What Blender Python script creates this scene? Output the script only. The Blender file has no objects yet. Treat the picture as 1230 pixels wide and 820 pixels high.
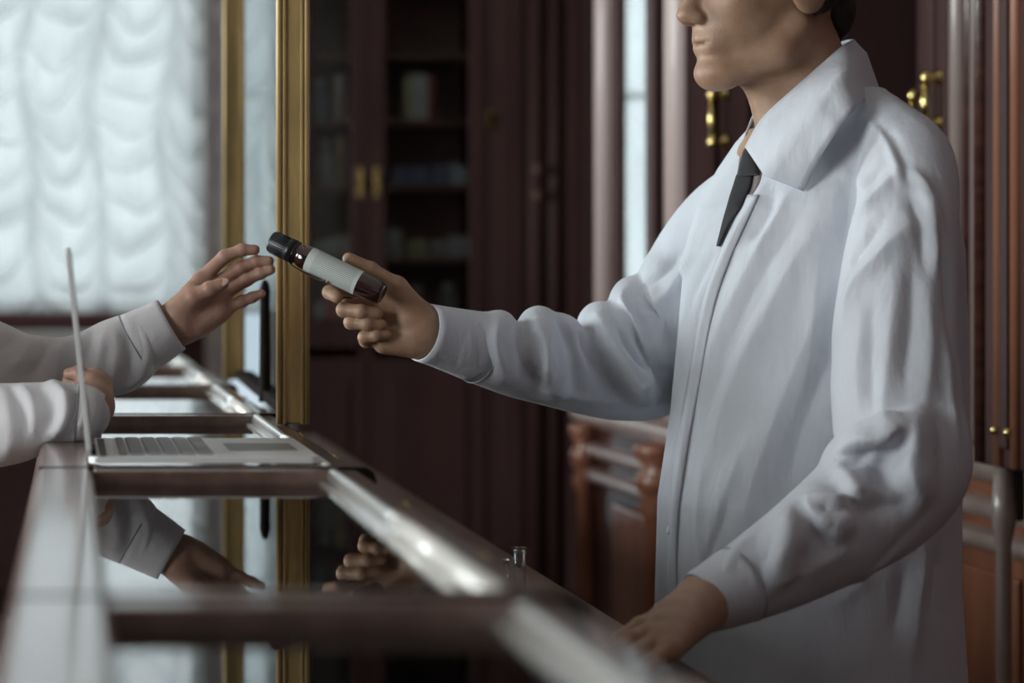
import bpy, bmesh, math, random
import numpy as np
from mathutils import Vector, Matrix
from mathutils.bvhtree import BVHTree

# ---------------------------------------------------------------- camera
FPX, CXP, CYP, CAMZ = 2800.0, 85.0, 340.0, 1.248
scene = bpy.context.scene
COL = scene.collection
cam_d = bpy.data.cameras.new('camera')
cam = bpy.data.objects.new('camera', cam_d)
COL.objects.link(cam)
cam.location = (0, 0, CAMZ)
cam.rotation_euler = (math.pi / 2, 0, 0)
cam_d.sensor_width = 36.0
cam_d.lens = 36.0 * FPX / 1230.0
cam_d.shift_x = (615 - CXP) / 1230.0
cam_d.shift_y = -(410 - CYP) / 1230.0
cam_d.clip_start = 0.05
cam_d.dof.use_dof = True
cam_d.dof.focus_distance = 3.08
cam_d.dof.aperture_fstop = 3.2
scene.camera = cam

# ---------------------------------------------------------------- world, daylight, exposure
world = bpy.data.worlds.new('overcast_sky')
scene.world = world
world.use_nodes = True
wb = world.node_tree.nodes['Background']
wb.inputs[0].default_value = (0.78, 0.86, 0.95, 1)
wb.inputs[1].default_value = 1.0


def window_light(name, loc, rot, sx, sy, power, color):
    l = bpy.data.lights.new(name, 'AREA')
    l.shape = 'RECTANGLE'
    l.size = sx
    l.size_y = sy
    l.energy = power
    l.color = color
    o = bpy.data.objects.new(name, l)
    COL.objects.link(o)
    o.location = loc
    o.rotation_euler = rot
    return o


# daylight entering the windows: far wall (behind the curtain) and the tall windows in the left wall
window_light('daylight_far_window', (-0.35, 8.95, 1.85), (-math.pi / 2, 0, 0), 2.3, 2.0, 46, (0.95, 0.985, 1.0))
window_light('daylight_side_window', (-3.12, 1.2, 1.75), (0, -math.pi / 2, 0), 2.1, 1.9, 185, (1.0, 0.985, 0.96))
window_light('daylight_side_window', (-3.12, 4.95, 1.75), (0, -math.pi / 2, 0), 2.1, 1.9, 290, (1.0, 0.985, 0.96))

scene.view_settings.view_transform = 'Standard'
scene.view_settings.look = 'None'
scene.view_settings.exposure = 0.0
scene.view_settings.gamma = 1.0
scene.view_settings.use_curve_mapping = False

# ---------------------------------------------------------------- helpers
RNG = random.Random(7)
ORG = {}


def at(px, py, d):
    """pixel of the 1230x820 frame and a distance -> point in the room"""
    return Vector(((px - CXP) * d / FPX, d, CAMZ - (py - CYP) * d / FPX))


def props(o, label=None, cat=None, group=None, kind=None):
    if label: o['label'] = label
    if cat: o['category'] = cat
    if group: o['group'] = group
    if kind: o['kind'] = kind
    return o


def thing(name, loc, label, cat, group=None, kind=None):
    o = bpy.data.objects.new(name, None)
    o.empty_display_size = 0.05
    COL.objects.link(o)
    o.location = loc
    ORG[o.name] = Vector(loc)
    return props(o, label, cat, group, kind)


def mesh_np(name, V, F, smooth=True):
    """fast mesh from an (n,3) array and an (m,4) quad array"""
    me = bpy.data.meshes.new(name)
    V = np.asarray(V, dtype=np.float32)
    F = np.asarray(F, dtype=np.int32)
    me.vertices.add(len(V))
    me.vertices.foreach_set('co', V.ravel())
    k = F.shape[1]
    me.loops.add(F.size)
    me.loops.foreach_set('vertex_index', F.ravel())
    me.polygons.add(len(F))
    me.polygons.foreach_set('loop_start', np.arange(0, F.size, k, dtype=np.int32))
    me.polygons.foreach_set('loop_total', np.full(len(F), k, dtype=np.int32))
    me.polygons.foreach_set('use_smooth', np.full(len(F), smooth, dtype=bool))
    me.update(calc_edges=True)
    me.validate()
    return me


def link(name, me, m, parent=None, loc=None):
    o = bpy.data.objects.new(name, me)
    COL.objects.link(o)
    if m is not None:
        if me.materials: me.materials[0] = m
        else: me.materials.append(m)
    if parent is not None:
        o.parent = parent
    base = ORG.get(parent.name, Vector((0, 0, 0))) if parent is not None else Vector((0, 0, 0))
    if loc is not None:
        o.location = Vector(loc) - base
        ORG[o.name] = Vector(loc)
    else:
        ORG[o.name] = base.copy()
    return o


def obj(name, VF, m, parent=None, smooth=False, origin=None):
    """world-space verts and faces -> object (local coordinates under its parent)"""
    V, F = VF
    base = ORG.get(parent.name, Vector((0, 0, 0))) if parent is not None else Vector(origin or (0, 0, 0))
    if isinstance(V, np.ndarray):
        me = mesh_np(name, V - np.array(base, dtype=np.float32), F, smooth)
    else:
        me = bpy.data.meshes.new(name)
        me.from_pydata([tuple(Vector(v) - base) for v in V], [], F)
        me.polygons.foreach_set('use_smooth', [smooth] * len(me.polygons))
        me.update()
    o = bpy.data.objects.new(name, me)
    COL.objects.link(o)
    me.materials.append(m)
    if parent is not None:
        o.parent = parent
        ORG[o.name] = base.copy()
    else:
        o.location = base
        ORG[o.name] = base.copy()
    return o


def bm_out(bm):
    bmesh.ops.recalc_face_normals(bm, faces=bm.faces)
    bm.verts.index_update()
    r = ([v.co.copy() for v in bm.verts], [[v.index for v in f.verts] for f in bm.faces])
    bm.free()
    return r


def box(x0, x1, y0, y1, z0, z1, bev=0.0, seg=2):
    bm = bmesh.new()
    bmesh.ops.create_cube(bm, size=1)
    for v in bm.verts:
        v.co = Vector(((x0 + x1) / 2 + v.co.x * (x1 - x0), (y0 + y1) / 2 + v.co.y * (y1 - y0), (z0 + z1) / 2 + v.co.z * (z1 - z0)))
    if bev > 0:
        bmesh.ops.bevel(bm, geom=list(bm.edges), offset=bev, segments=seg, affect='EDGES', profile=0.5)
    return bm_out(bm)


def joinvf(*parts):
    V, F = [], []
    for v, f in parts:
        n = len(V)
        V += list(v)
        F += [[i + n for i in q] for q in f]
    return V, F


def sweep(profile, y0, y1, axis='y'):
    """closed profile (list of (x,z)) extruded along y; axis 'x': (y,z) along x; axis 'z': (x,y) along z"""
    n = len(profile)
    def P(a, b, t):
        return Vector((a, t, b)) if axis == 'y' else Vector((t, a, b)) if axis == 'x' else Vector((a, b, t))
    V = [P(a, b, y0) for a, b in profile] + [P(a, b, y1) for a, b in profile]
    F = [[i, (i + 1) % n, n + (i + 1) % n, n + i] for i in range(n)] + [list(range(n))[::-1], list(range(n, 2 * n))]
    bm = bmesh.new()
    vs = [bm.verts.new(v) for v in V]
    for f in F: bm.faces.new([vs[i] for i in f])
    return bm_out(bm)


def frame_of(d):
    d = Vector(d).normalized()
    u = d.cross(Vector((0, 0, 1)))
    if u.length < 1e-4: u = Vector((1, 0, 0))
    u.normalize()
    return u, u.cross(d).normalized(), d


def lathe(prof, a, axis, n=28, start=None):
    """profile [(t along axis, radius)] revolved around axis from point a"""
    a = Vector(a)
    u, w, d = frame_of(axis)
    V, F = [], []
    for t, r in prof:
        for i in range(n):
            th = 2 * math.pi * i / n
            V.append(a + d * t + (u * math.cos(th) + w * math.sin(th)) * r)
    for k in range(len(prof) - 1):
        for i in range(n):
            j = (i + 1) % n
            F.append([k * n + i, k * n + j, (k + 1) * n + j, (k + 1) * n + i])
    F.append(list(range(n))[::-1])
    F.append(list(range((len(prof) - 1) * n, len(prof) * n)))
    bm = bmesh.new()
    vs = [bm.verts.new(v) for v in V]
    for f in F: bm.faces.new([vs[i] for i in f])
    return bm_out(bm)


def tube(pts, r, n=8):
    pts = [Vector(p) for p in pts]
    V, F = [], []
    for k, p in enumerate(pts):
        d = (pts[min(k + 1, len(pts) - 1)] - pts[max(k - 1, 0)])
        u, w, d = frame_of(d)
        rr = r[k] if isinstance(r, (list, tuple)) else r
        for i in range(n):
            th = 2 * math.pi * i / n
            V.append(p + (u * math.cos(th) + w * math.sin(th)) * rr)
    for k in range(len(pts) - 1):
        for i in range(n):
            j = (i + 1) % n
            F.append([k * n + i, k * n + j, (k + 1) * n + j, (k + 1) * n + i])
    F.append(list(range(n))[::-1])
    F.append(list(range((len(pts) - 1) * n, len(pts) * n)))
    bm = bmesh.new()
    vs = [bm.verts.new(v) for v in V]
    for f in F: bm.faces.new([vs[i] for i in f])
    return bm_out(bm)


def ellipsoid(c, r, R=None, n=16, m=10):
    V, F = [], []
    c = Vector(c)
    for j in range(m + 1):
        ph = math.pi * (j / m - 0.5)
        for i in range(n):
            th = 2 * math.pi * i / n
            v = Vector((r[0] * math.cos(ph) * math.cos(th), r[1] * math.cos(ph) * math.sin(th), r[2] * math.sin(ph)))
            V.append(c + (R @ v if R else v))
    for j in range(m):
        for i in range(n):
            k = (i + 1) % n
            F.append([j * n + i, j * n + k, (j + 1) * n + k, (j + 1) * n + i])
    return V, F


def spline(pts, n):
    """Catmull-Rom through rows of numbers"""
    P = np.array(pts, dtype=float)
    P = np.vstack([2 * P[0] - P[1], P, 2 * P[-1] - P[-2]])
    out = []
    m = len(P) - 3
    for k in range(n):
        s = k / (n - 1) * m
        i = min(int(s), m - 1)
        t = s - i
        a, b, c, d = P[i], P[i + 1], P[i + 2], P[i + 3]
        out.append(0.5 * ((2 * b) + (c - a) * t + (2 * a - 5 * b + 4 * c - d) * t * t + (3 * b - a - 3 * c + d) * t ** 3))
    return np.array(out)


def grid_surface(rows, thick=0.0):
    """rows of points -> sheet, optionally thickened into a solid shell"""
    m, n = len(rows), len(rows[0])
    V = [Vector(p) for r in rows for p in r]
    F = [[j * n + i, j * n + i + 1, (j + 1) * n + i + 1, (j + 1) * n + i] for j in range(m - 1) for i in range(n - 1)]
    if thick:
        bm = bmesh.new()
        vs = [bm.verts.new(v) for v in V]
        for f in F: bm.faces.new([vs[i] for i in f])
        bm.normal_update()
        bmesh.ops.solidify(bm, geom=list(bm.faces), thickness=thick)
        return bm_out(bm)
    return V, F


# ---------------------------------------------------------------- distance-field sculpting (organic shapes)
def smin(a, b, k):
    if k <= 0: return np.minimum(a, b)
    h = np.maximum(k - np.abs(a - b), 0) / k
    return np.minimum(a, b) - h * h * k * 0.25


class Field:
    def __init__(self, lo, hi, h):
        self.lo = np.array(lo, dtype=np.float32)
        self.h = h
        self.n = (np.ceil((np.array(hi) - np.array(lo)) / h)).astype(int) + 1
        self.f = np.full(self.n, 0.5, dtype=np.float32)

    def like(self):
        o = Field.__new__(Field)
        o.lo, o.h, o.n = self.lo, self.h, self.n
        o.f = np.full(self.n, 0.5, dtype=np.float32)
        return o

    def region(self, lo, hi):
        a = np.maximum(np.floor((np.array(lo) - self.lo) / self.h).astype(int), 0)
        b = np.minimum(np.ceil((np.array(hi) - self.lo) / self.h).astype(int) + 1, self.n)
        if np.any(b <= a): return None, None
        sl = tuple(slice(x, y) for x, y in zip(a, b))
        ax = [self.lo[i] + self.h * np.arange(a[i], b[i], dtype=np.float32) for i in range(3)]
        return sl, np.meshgrid(*ax, indexing='ij', sparse=True)

    def put(self, sl, d, k, op):
        if op == 'add': self.f[sl] = smin(self.f[sl], d, k)
        else: self.f[sl] = -smin(-self.f[sl], d, k)

    def cap(self, a, b, ra, rb, k=0.004, op='add'):
        a, b = np.array(a, dtype=np.float32), np.array(b, dtype=np.float32)
        m = max(ra, rb) + k + 4 * self.h
        sl, g = self.region(np.minimum(a, b) - m, np.maximum(a, b) + m)
        if sl is None: return self
        ab = b - a
        L = float(ab @ ab) + 1e-12
        t = np.clip(((g[0] - a[0]) * ab[0] + (g[1] - a[1]) * ab[1] + (g[2] - a[2]) * ab[2]) / L, 0, 1)
        d = np.sqrt((g[0] - a[0] - t * ab[0]) ** 2 + (g[1] - a[1] - t * ab[1]) ** 2 + (g[2] - a[2] - t * ab[2]) ** 2) - (ra + (rb - ra) * t)
        self.put(sl, d, k, op)
        return self

    def chain(self, pts, rad, k=0.004):
        for i in range(len(pts) - 1):
            self.cap(pts[i], pts[i + 1], rad[i], rad[i + 1], k if i == 0 else min(k, 0.003))
        return self

    def ell(self, c, r, R=None, k=0.01, op='add'):
        c = np.array(c, dtype=np.float32)
        m = max(r) + k + 4 * self.h
        sl, g = self.region(c - m, c + m)
        if sl is None: return self
        x, y, z = g[0] - c[0], g[1] - c[1], g[2] - c[2]
        if R is not None:
            M = np.array(R.transposed(), dtype=np.float32)
            x, y, z = (M[i][0] * x + M[i][1] * y + M[i][2] * z for i in range(3))
        k0 = np.sqrt((x / r[0]) ** 2 + (y / r[1]) ** 2 + (z / r[2]) ** 2)
        k1 = np.sqrt((x / r[0] ** 2) ** 2 + (y / r[1] ** 2) ** 2 + (z / r[2] ** 2) ** 2) + 1e-6
        self.put(sl, k0 * (k0 - 1) / k1, k, op)
        return self

    def torso(self, rows, F, k=0.02):
        """stack of ellipses: rows (z, cx, cy, a along F, b across)"""
        R = np.array(sorted(rows), dtype=float)
        z0, z1 = R[0, 0], R[-1, 0]
        big = R[:, 3:].max() + 0.08
        sl, g = self.region((R[:, 1].min() - big, R[:, 2].min() - big, z0 - 0.03), (R[:, 1].max() + big, R[:, 2].max() + big, z1 + 0.05))
        zz = g[2]
        c = [np.interp(zz, R[:, 0], R[:, i]).astype(np.float32) for i in (1, 2, 3, 4)]
        x, y = g[0] - c[0], g[1] - c[1]
        u = x * F[0] + y * F[1]
        v = -x * F[1] + y * F[0]
        q = np.sqrt((u / c[2]) ** 2 + (v / c[3]) ** 2)
        q1 = np.sqrt((u / c[2] ** 2) ** 2 + (v / c[3] ** 2) ** 2) + 1e-5
        d = q * (q - 1) / q1
        d = np.maximum(d, np.maximum(z0 - zz, zz - z1))
        self.put(sl, d.astype(np.float32), k, 'add')
        return self

    def mesh(self, smooth=0):
        f = self.f
        s = f < 0
        cnt = np.zeros(np.array(f.shape) - 1, dtype=np.int8)
        for dx in (0, 1):
            for dy in (0, 1):
                for dz in (0, 1):
                    cnt += s[dx:f.shape[0] - 1 + dx, dy:f.shape[1] - 1 + dy, dz:f.shape[2] - 1 + dz]
        act = (cnt > 0) & (cnt < 8)
        ii = np.argwhere(act)
        idx = np.full(act.shape, -1, dtype=np.int32)
        idx[act] = np.arange(len(ii))
        acc = np.zeros((len(ii), 3))
        num = np.zeros(len(ii))
        C = [(a, b, c) for a in (0, 1) for b in (0, 1) for c in (0, 1)]
        for a in C:
            for ax in range(3):
                if a[ax]: continue
                b = list(a)
                b[ax] = 1
                fa = f[ii[:, 0] + a[0], ii[:, 1] + a[1], ii[:, 2] + a[2]]
                fb = f[ii[:, 0] + b[0], ii[:, 1] + b[1], ii[:, 2] + b[2]]
                m = (fa < 0) != (fb < 0)
                t = fa[m] / (fa[m] - fb[m])
                p = np.tile(np.array(a, dtype=float), (m.sum(), 1))
                p[:, ax] += t
                acc[m] += p
                num[m] += 1
        V = self.lo + (ii + acc / np.maximum(num, 1)[:, None]) * self.h
        Q = []
        for ax in range(3):
            u, v = (ax + 1) % 3, (ax + 2) % 3
            s0 = np.take(s, range(0, s.shape[ax] - 1), axis=ax)
            s1 = np.take(s, range(1, s.shape[ax]), axis=ax)
            e = np.argwhere(s0 != s1)
            ok = (e[:, u] > 0) & (e[:, v] > 0) & (e[:, u] < s.shape[u] - 1) & (e[:, v] < s.shape[v] - 1)
            e = e[ok]
            ins = s0[e[:, 0], e[:, 1], e[:, 2]]
            q = []
            for du, dv in ((-1, -1), (0, -1), (0, 0), (-1, 0)):
                c = e.copy()
                c[:, u] += du
                c[:, v] += dv
                q.append(idx[c[:, 0], c[:, 1], c[:, 2]])
            q = np.stack(q, 1)
            q[~ins] = q[~ins][:, ::-1]
            Q.append(q)
        Q = np.vstack(Q)
        Q = Q[(Q >= 0).all(1)]
        for _ in range(smooth):
            V = laplace(V, Q)
        return V, Q


def laplace(V, Q, w=0.5):
    S = np.zeros_like(V)
    N = np.zeros(len(V))
    for a, b in ((0, 1), (1, 2), (2, 3), (3, 0)):
        np.add.at(S, Q[:, a], V[Q[:, b]])
        np.add.at(N, Q[:, a], 1)
        np.add.at(S, Q[:, b], V[Q[:, a]])
        np.add.at(N, Q[:, b], 1)
    return V * (1 - w) + w * S / np.maximum(N, 1)[:, None]


def vnormals(V, Q):
    n = np.cross(V[Q[:, 2]] - V[Q[:, 0]], V[Q[:, 3]] - V[Q[:, 1]])
    N = np.zeros_like(V)
    for c in range(4):
        np.add.at(N, Q[:, c], n)
    return N / (np.linalg.norm(N, axis=1)[:, None] + 1e-12)


def cast(bvh, px, py):
    o = Vector((0, 0, CAMZ))
    d = (at(px, py, 1.0) - o).normalized()
    loc, nor, i, dist = bvh.ray_cast(o, d, 12)
    return loc, nor


def folds(V, Q, lines, K=1.0):
    """raise or sink cloth along lines drawn on it: (points, height m, width m)"""
    bvh = BVHTree.FromPolygons([tuple(v) for v in V], Q.tolist())
    N = vnormals(V, Q)
    D = np.zeros(len(V))
    for pts, amp, w in lines:
        amp, w = amp * K, w * K
        n = max(8, int(sum(math.dist(pts[i], pts[i + 1]) for i in range(len(pts) - 1)) / 4))
        hits, nn, tt = [], [], []
        for k, (px, py) in enumerate(spline(pts, n)):
            p, nr = cast(bvh, px, py)
            if p is None or not (2.2 < p.y < 3.8): continue
            hits.append(p)
            nn.append(nr)
            tt.append(k / (n - 1))
        if len(hits) < 3: continue
        H = np.array(hits)
        NN = np.array(nn)
        T = np.array(tt)
        lo, hi = H.min(0) - 3 * w, H.max(0) + 3 * w
        sel = np.where(((V > lo) & (V < hi)).all(1))[0]
        d = np.linalg.norm(V[sel][:, None, :] - H[None], axis=2)
        j = d.argmin(1)
        dm = d[np.arange(len(sel)), j]
        ok = (N[sel] * NN[j]).sum(1)
        taper = np.clip(np.sin(np.pi * (0.08 + 0.84 * T[j])) * 1.25, 0, 1)
        prof = np.exp(-(dm / w) ** 2) * 0.6 + 0.4 * np.exp(-dm / (w * 0.5))
        D[sel] += 1.5 * amp * prof * taper * np.clip(ok * 2, 0, 1)
    return V + N * D[:, None]


# ---------------------------------------------------------------- materials
def mat(name, col, rough=0.5, metal=0.0, var=0.0, scale=(8, 8, 8), bump=0.0, bscale=None, coat=0.0, col2=None, sss=0.0,
        trans=0.0, ior=1.5, sheen=0.0, detail=4.0, spec=0.5):
    m = bpy.data.materials.new(name)
    m.use_nodes = True
    nt = m.node_tree
    b = nt.nodes['Principled BSDF']
    b.inputs['Base Color'].default_value = (*col, 1)
    b.inputs['Roughness'].default_value = rough
    b.inputs['Metallic'].default_value = metal
    b.inputs['IOR'].default_value = ior
    b.inputs['Specular IOR Level'].default_value = spec
    b.inputs['Coat Weight'].default_value = coat
    b.inputs['Coat Roughness'].default_value = 0.12
    b.inputs['Transmission Weight'].default_value = trans
    b.inputs['Sheen Weight'].default_value = sheen
    if sss:
        b.inputs['Subsurface Weight'].default_value = sss
        b.inputs['Subsurface Radius'].default_value = (0.012, 0.004, 0.002)
        b.inputs['Subsurface Scale'].default_value = 1.0
    if var or bump:
        tc = nt.nodes.new('ShaderNodeTexCoord')
        mp = nt.nodes.new('ShaderNodeMapping')
        mp.inputs['Scale'].default_value = scale
        nt.links.new(tc.outputs['Object'], mp.inputs['Vector'])
        nz = nt.nodes.new('ShaderNodeTexNoise')
        nz.inputs['Scale'].default_value = 1.0
        nz.inputs['Detail'].default_value = detail
        nz.inputs['Roughness'].default_value = 0.6
        nt.links.new(mp.outputs['Vector'], nz.inputs['Vector'])
        if var:
            cr = nt.nodes.new('ShaderNodeValToRGB')
            c2 = col2 or tuple(c * (1 - var) for c in col)
            cr.color_ramp.elements[0].position = 0.32
            cr.color_ramp.elements[1].position = 0.68
            cr.color_ramp.elements[0].color = (*c2, 1)
            cr.color_ramp.elements[1].color = (*col, 1)
            nt.links.new(nz.outputs['Fac'], cr.inputs['Fac'])
            nt.links.new(cr.outputs['Color'], b.inputs['Base Color'])
        if bump:
            src = nz
            if bscale:
                mp2 = nt.nodes.new('ShaderNodeMapping')
                mp2.inputs['Scale'].default_value = bscale
                nt.links.new(tc.outputs['Object'], mp2.inputs['Vector'])
                src = nt.nodes.new('ShaderNodeTexNoise')
                src.inputs['Scale'].default_value = 1.0
                src.inputs['Detail'].default_value = 3.0
                nt.links.new(mp2.outputs['Vector'], src.inputs['Vector'])
            bp = nt.nodes.new('ShaderNodeBump')
            bp.inputs['Strength'].default_value = 1.0
            bp.inputs['Distance'].default_value = bump
            nt.links.new(src.outputs['Fac'], bp.inputs['Height'])
            nt.links.new(bp.outputs['Normal'], b.inputs['Normal'])
    return m


M = {}
M['wood'] = mat('mahogany', (0.085, 0.030, 0.022), 0.32, var=0.5, scale=(6, 6, 60), coat=0.5, col2=(0.035, 0.012, 0.010))
M['wood_dark'] = mat('dark_mahogany', (0.070, 0.036, 0.034), 0.55, var=0.4, scale=(5, 5, 1.2), spec=0.15, col2=(0.046, 0.023, 0.022))
M['wood_mid'] = mat('red_brown_wood', (0.32, 0.125, 0.070), 0.4, var=0.5, scale=(9, 9, 1.0), coat=0.3, col2=(0.18, 0.065, 0.038))
M['wood_pale'] = mat('polished_pink_brown_wood', (0.36, 0.26, 0.235), 0.3, var=0.3, scale=(9, 9, 1.0), coat=0.6)
M['counter'] = mat('varnished_counter_wood', (0.16, 0.090, 0.070), 0.36, var=0.5, scale=(40, 3, 40), coat=0.6, col2=(0.09, 0.048, 0.040))
M['counter_dark'] = mat('dark_counter_wood', (0.04, 0.017, 0.014), 0.3, var=0.4, scale=(30, 3, 30), coat=0.4)
M['bead'] = mat('highlight_pale_bead_wood', (0.80, 0.77, 0.73), 0.25, var=0.25, scale=(40, 3, 40), coat=1.0)  # near-white base paints the window's reflection into the rail colour
M['ledge'] = mat('worn_brown_ledge', (0.20, 0.10, 0.066), 0.5, var=0.5, scale=(20, 3, 20), coat=0.1)
M['gold'] = mat('old_gilded_wood', (0.52, 0.36, 0.15), 0.45, metal=0.2, var=0.4, scale=(30, 30, 5), bump=0.0006, bscale=(60, 60, 14))
M['brass'] = mat('brass', (0.85, 0.66, 0.28), 0.18, metal=1.0, var=0.2, scale=(40, 40, 40))
M['black_metal'] = mat('black_rail', (0.012, 0.010, 0.012), 0.35, var=0.3, scale=(30, 30, 30))
M['glass'] = mat('clear_glass', (0.92, 0.97, 0.97), 0.0, trans=1.0, ior=1.45)
M['coat'] = mat('white_cotton_coat', (0.60, 0.62, 0.68), 0.75, var=0.06, scale=(14, 14, 14), bump=0.0028, bscale=(42, 42, 13), sheen=0.15, spec=0.25)
M['blouse'] = mat('white_cotton_sleeve', (0.62, 0.60, 0.62), 0.7, var=0.06, scale=(14, 14, 14), bump=0.002, bscale=(46, 46, 26), sheen=0.15, spec=0.25)
M['skin'] = mat('skin_light', (0.40, 0.25, 0.165), 0.48, var=0.22, scale=(38, 38, 38), bump=0.0004, bscale=(420, 420, 420), sss=0.12, col2=(0.34, 0.19, 0.12))
M['skin2'] = mat('skin_fair', (0.40, 0.25, 0.185), 0.48, var=0.22, scale=(38, 38, 38), bump=0.0004, bscale=(420, 420, 420), sss=0.15, col2=(0.35, 0.18, 0.13))
M['nail'] = mat('fingernail', (0.62, 0.38, 0.31), 0.25, coat=0.3, var=0.1, scale=(90, 90, 90))
M['hair'] = mat('dark_hair', (0.022, 0.013, 0.010), 0.45, var=0.5, scale=(60, 60, 12), bump=0.003, bscale=(160, 160, 18))
M['tie'] = mat('charcoal_silk', (0.016, 0.015, 0.019), 0.6, var=0.3, scale=(200, 200, 200), bump=0.0003, bscale=(500, 500, 500))
M['shirt'] = mat('striped_pink_shirt', (0.30, 0.24, 0.25), 0.7, var=0.4, scale=(260, 260, 4))
M['cloth_dark'] = mat('charcoal_wool', (0.03, 0.03, 0.036), 0.85, var=0.3, scale=(60, 60, 60))
M['leather'] = mat('black_leather', (0.015, 0.013, 0.012), 0.35, var=0.3, scale=(60, 60, 60))
M['button'] = mat('white_button', (0.72, 0.74, 0.78), 0.3, var=0.1, scale=(90, 90, 90))
M['thread'] = mat('grey_seam_thread', (0.34, 0.36, 0.42), 0.8, var=0.2, scale=(300, 300, 300))
M['alu'] = mat('brushed_aluminium', (0.80, 0.80, 0.81), 0.38, metal=0.3, var=0.06, scale=(4, 300, 4))
M['key'] = mat('silver_grey_key', (0.26, 0.265, 0.265), 0.42, var=0.1, scale=(60, 60, 60))
M['key_white'] = mat('pale_keyboard_well', (0.85, 0.86, 0.86), 0.45, var=0.08, scale=(60, 60, 60))
M['screen'] = mat('dark_glossy_screen', (0.012, 0.013, 0.016), 0.06, var=0.2, scale=(20, 20, 20))
M['wall'] = mat('dark_maroon_wall', (0.13, 0.065, 0.07), 0.7, var=0.25, scale=(2, 2, 2), bump=0.001)
M['plaster'] = mat('pale_plaster', (0.72, 0.69, 0.66), 0.85, var=0.15, scale=(2, 2, 2), bump=0.001)
M['floor'] = mat('dark_parquet', (0.30, 0.19, 0.13), 0.4, var=0.5, scale=(12, 1.5, 3), coat=0.2)
M['frame_white'] = mat('painted_window_frame', (0.60, 0.60, 0.58), 0.5, var=0.1, scale=(10, 10, 10))
M['frame_grey'] = mat('grey_brown_window_frame', (0.62, 0.55, 0.54), 0.5, var=0.2, scale=(10, 10, 2))
M['sill'] = mat('maroon_sill', (0.16, 0.050, 0.060), 0.4, var=0.3, scale=(3, 10, 10))
M['radiator'] = mat('white_enamel', (0.74, 0.75, 0.75), 0.35, var=0.08, scale=(10, 10, 10))
M['velvet'] = mat('case_lining', (0.030, 0.024, 0.022), 0.9, var=0.3, scale=(40, 40, 40))
M['mirror'] = mat('mirror_glass', (0.80, 0.86, 0.87), 0.05, metal=1.0, var=0.05, scale=(3, 3, 3))
M['amber'] = mat('dark_amber_glass', (0.030, 0.008, 0.007), 0.06, var=0.3, scale=(50, 50, 50), coat=1.0, spec=0.7)
M['cap'] = mat('black_plastic_cap', (0.010, 0.010, 0.013), 0.35, var=0.3, scale=(80, 80, 80))


def label_material():
    m = mat('printed_label', (0.66, 0.70, 0.66), 0.55)
    nt = m.node_tree
    b = nt.nodes['Principled BSDF']
    uv = nt.nodes.new('ShaderNodeUVMap')
    sp = nt.nodes.new('ShaderNodeSeparateXYZ')
    nt.links.new(uv.outputs['UV'], sp.inputs[0])

    def mth(op, a, bb):
        n = nt.nodes.new('ShaderNodeMath')
        n.operation = op
        for i, v in enumerate((a, bb)):
            if isinstance(v, (int, float)): n.inputs[i].default_value = v
            else: nt.links.new(v, n.inputs[i])
        return n.outputs[0]
    v = sp.outputs['Y']
    u = sp.outputs['X']
    lines = mth('GREATER_THAN', mth('FRACT', mth('MULTIPLY', v, 36.0), 0.0), 0.70)
    inside = mth('MULTIPLY', mth('GREATER_THAN', u, 0.13), mth('LESS_THAN', u, 0.93))
    nz = nt.nodes.new('ShaderNodeTexNoise')
    mp = nt.nodes.new('ShaderNodeMapping')
    mp.inputs['Scale'].default_value = (22, 36, 1)
    nt.links.new(uv.outputs['UV'], mp.inputs['Vector'])
    nt.links.new(mp.outputs['Vector'], nz.inputs['Vector'])
    words = mth('GREATER_THAN', nz.outputs['Fac'], 0.36)
    band = mth('GREATER_THAN', v, 0.10)
    fac = mth('MULTIPLY', mth('MULTIPLY', lines, inside), mth('MULTIPLY', words, band))
    mix = nt.nodes.new('ShaderNodeMix')
    mix.data_type = 'RGBA'
    nt.links.new(fac, mix.inputs['Factor'])
    mix.inputs['A'].default_value = (0.56, 0.60, 0.57, 1)
    mix.inputs['B'].default_value = (0.17, 0.18, 0.18, 1)
    nt.links.new(mix.outputs['Result'], b.inputs['Base Color'])
    return m


M['ebony'] = mat('dull_ebony', (0.014, 0.010, 0.009), 0.8, var=0.4, scale=(20, 20, 20), spec=0.08)
M['wood_dull'] = mat('dull_dark_wood', (0.034, 0.016, 0.015), 0.8, var=0.4, scale=(5, 5, 1.2), spec=0.03)
M['shelf_wood'] = mat('lightened_shelf_wood', (0.46, 0.29, 0.25), 0.6, var=0.4, scale=(5, 5, 5), spec=0.2)  # paler than the bookcase frames, colour replaces light missing inside
M['wood_highlight'] = mat('highlight_tinted_wood', (0.50, 0.39, 0.37), 0.45, var=0.2, scale=(9, 9, 1.0), coat=0.2)  # pinkish window highlight on the brown pilasters, put into the base colour
M['label'] = label_material()


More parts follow.
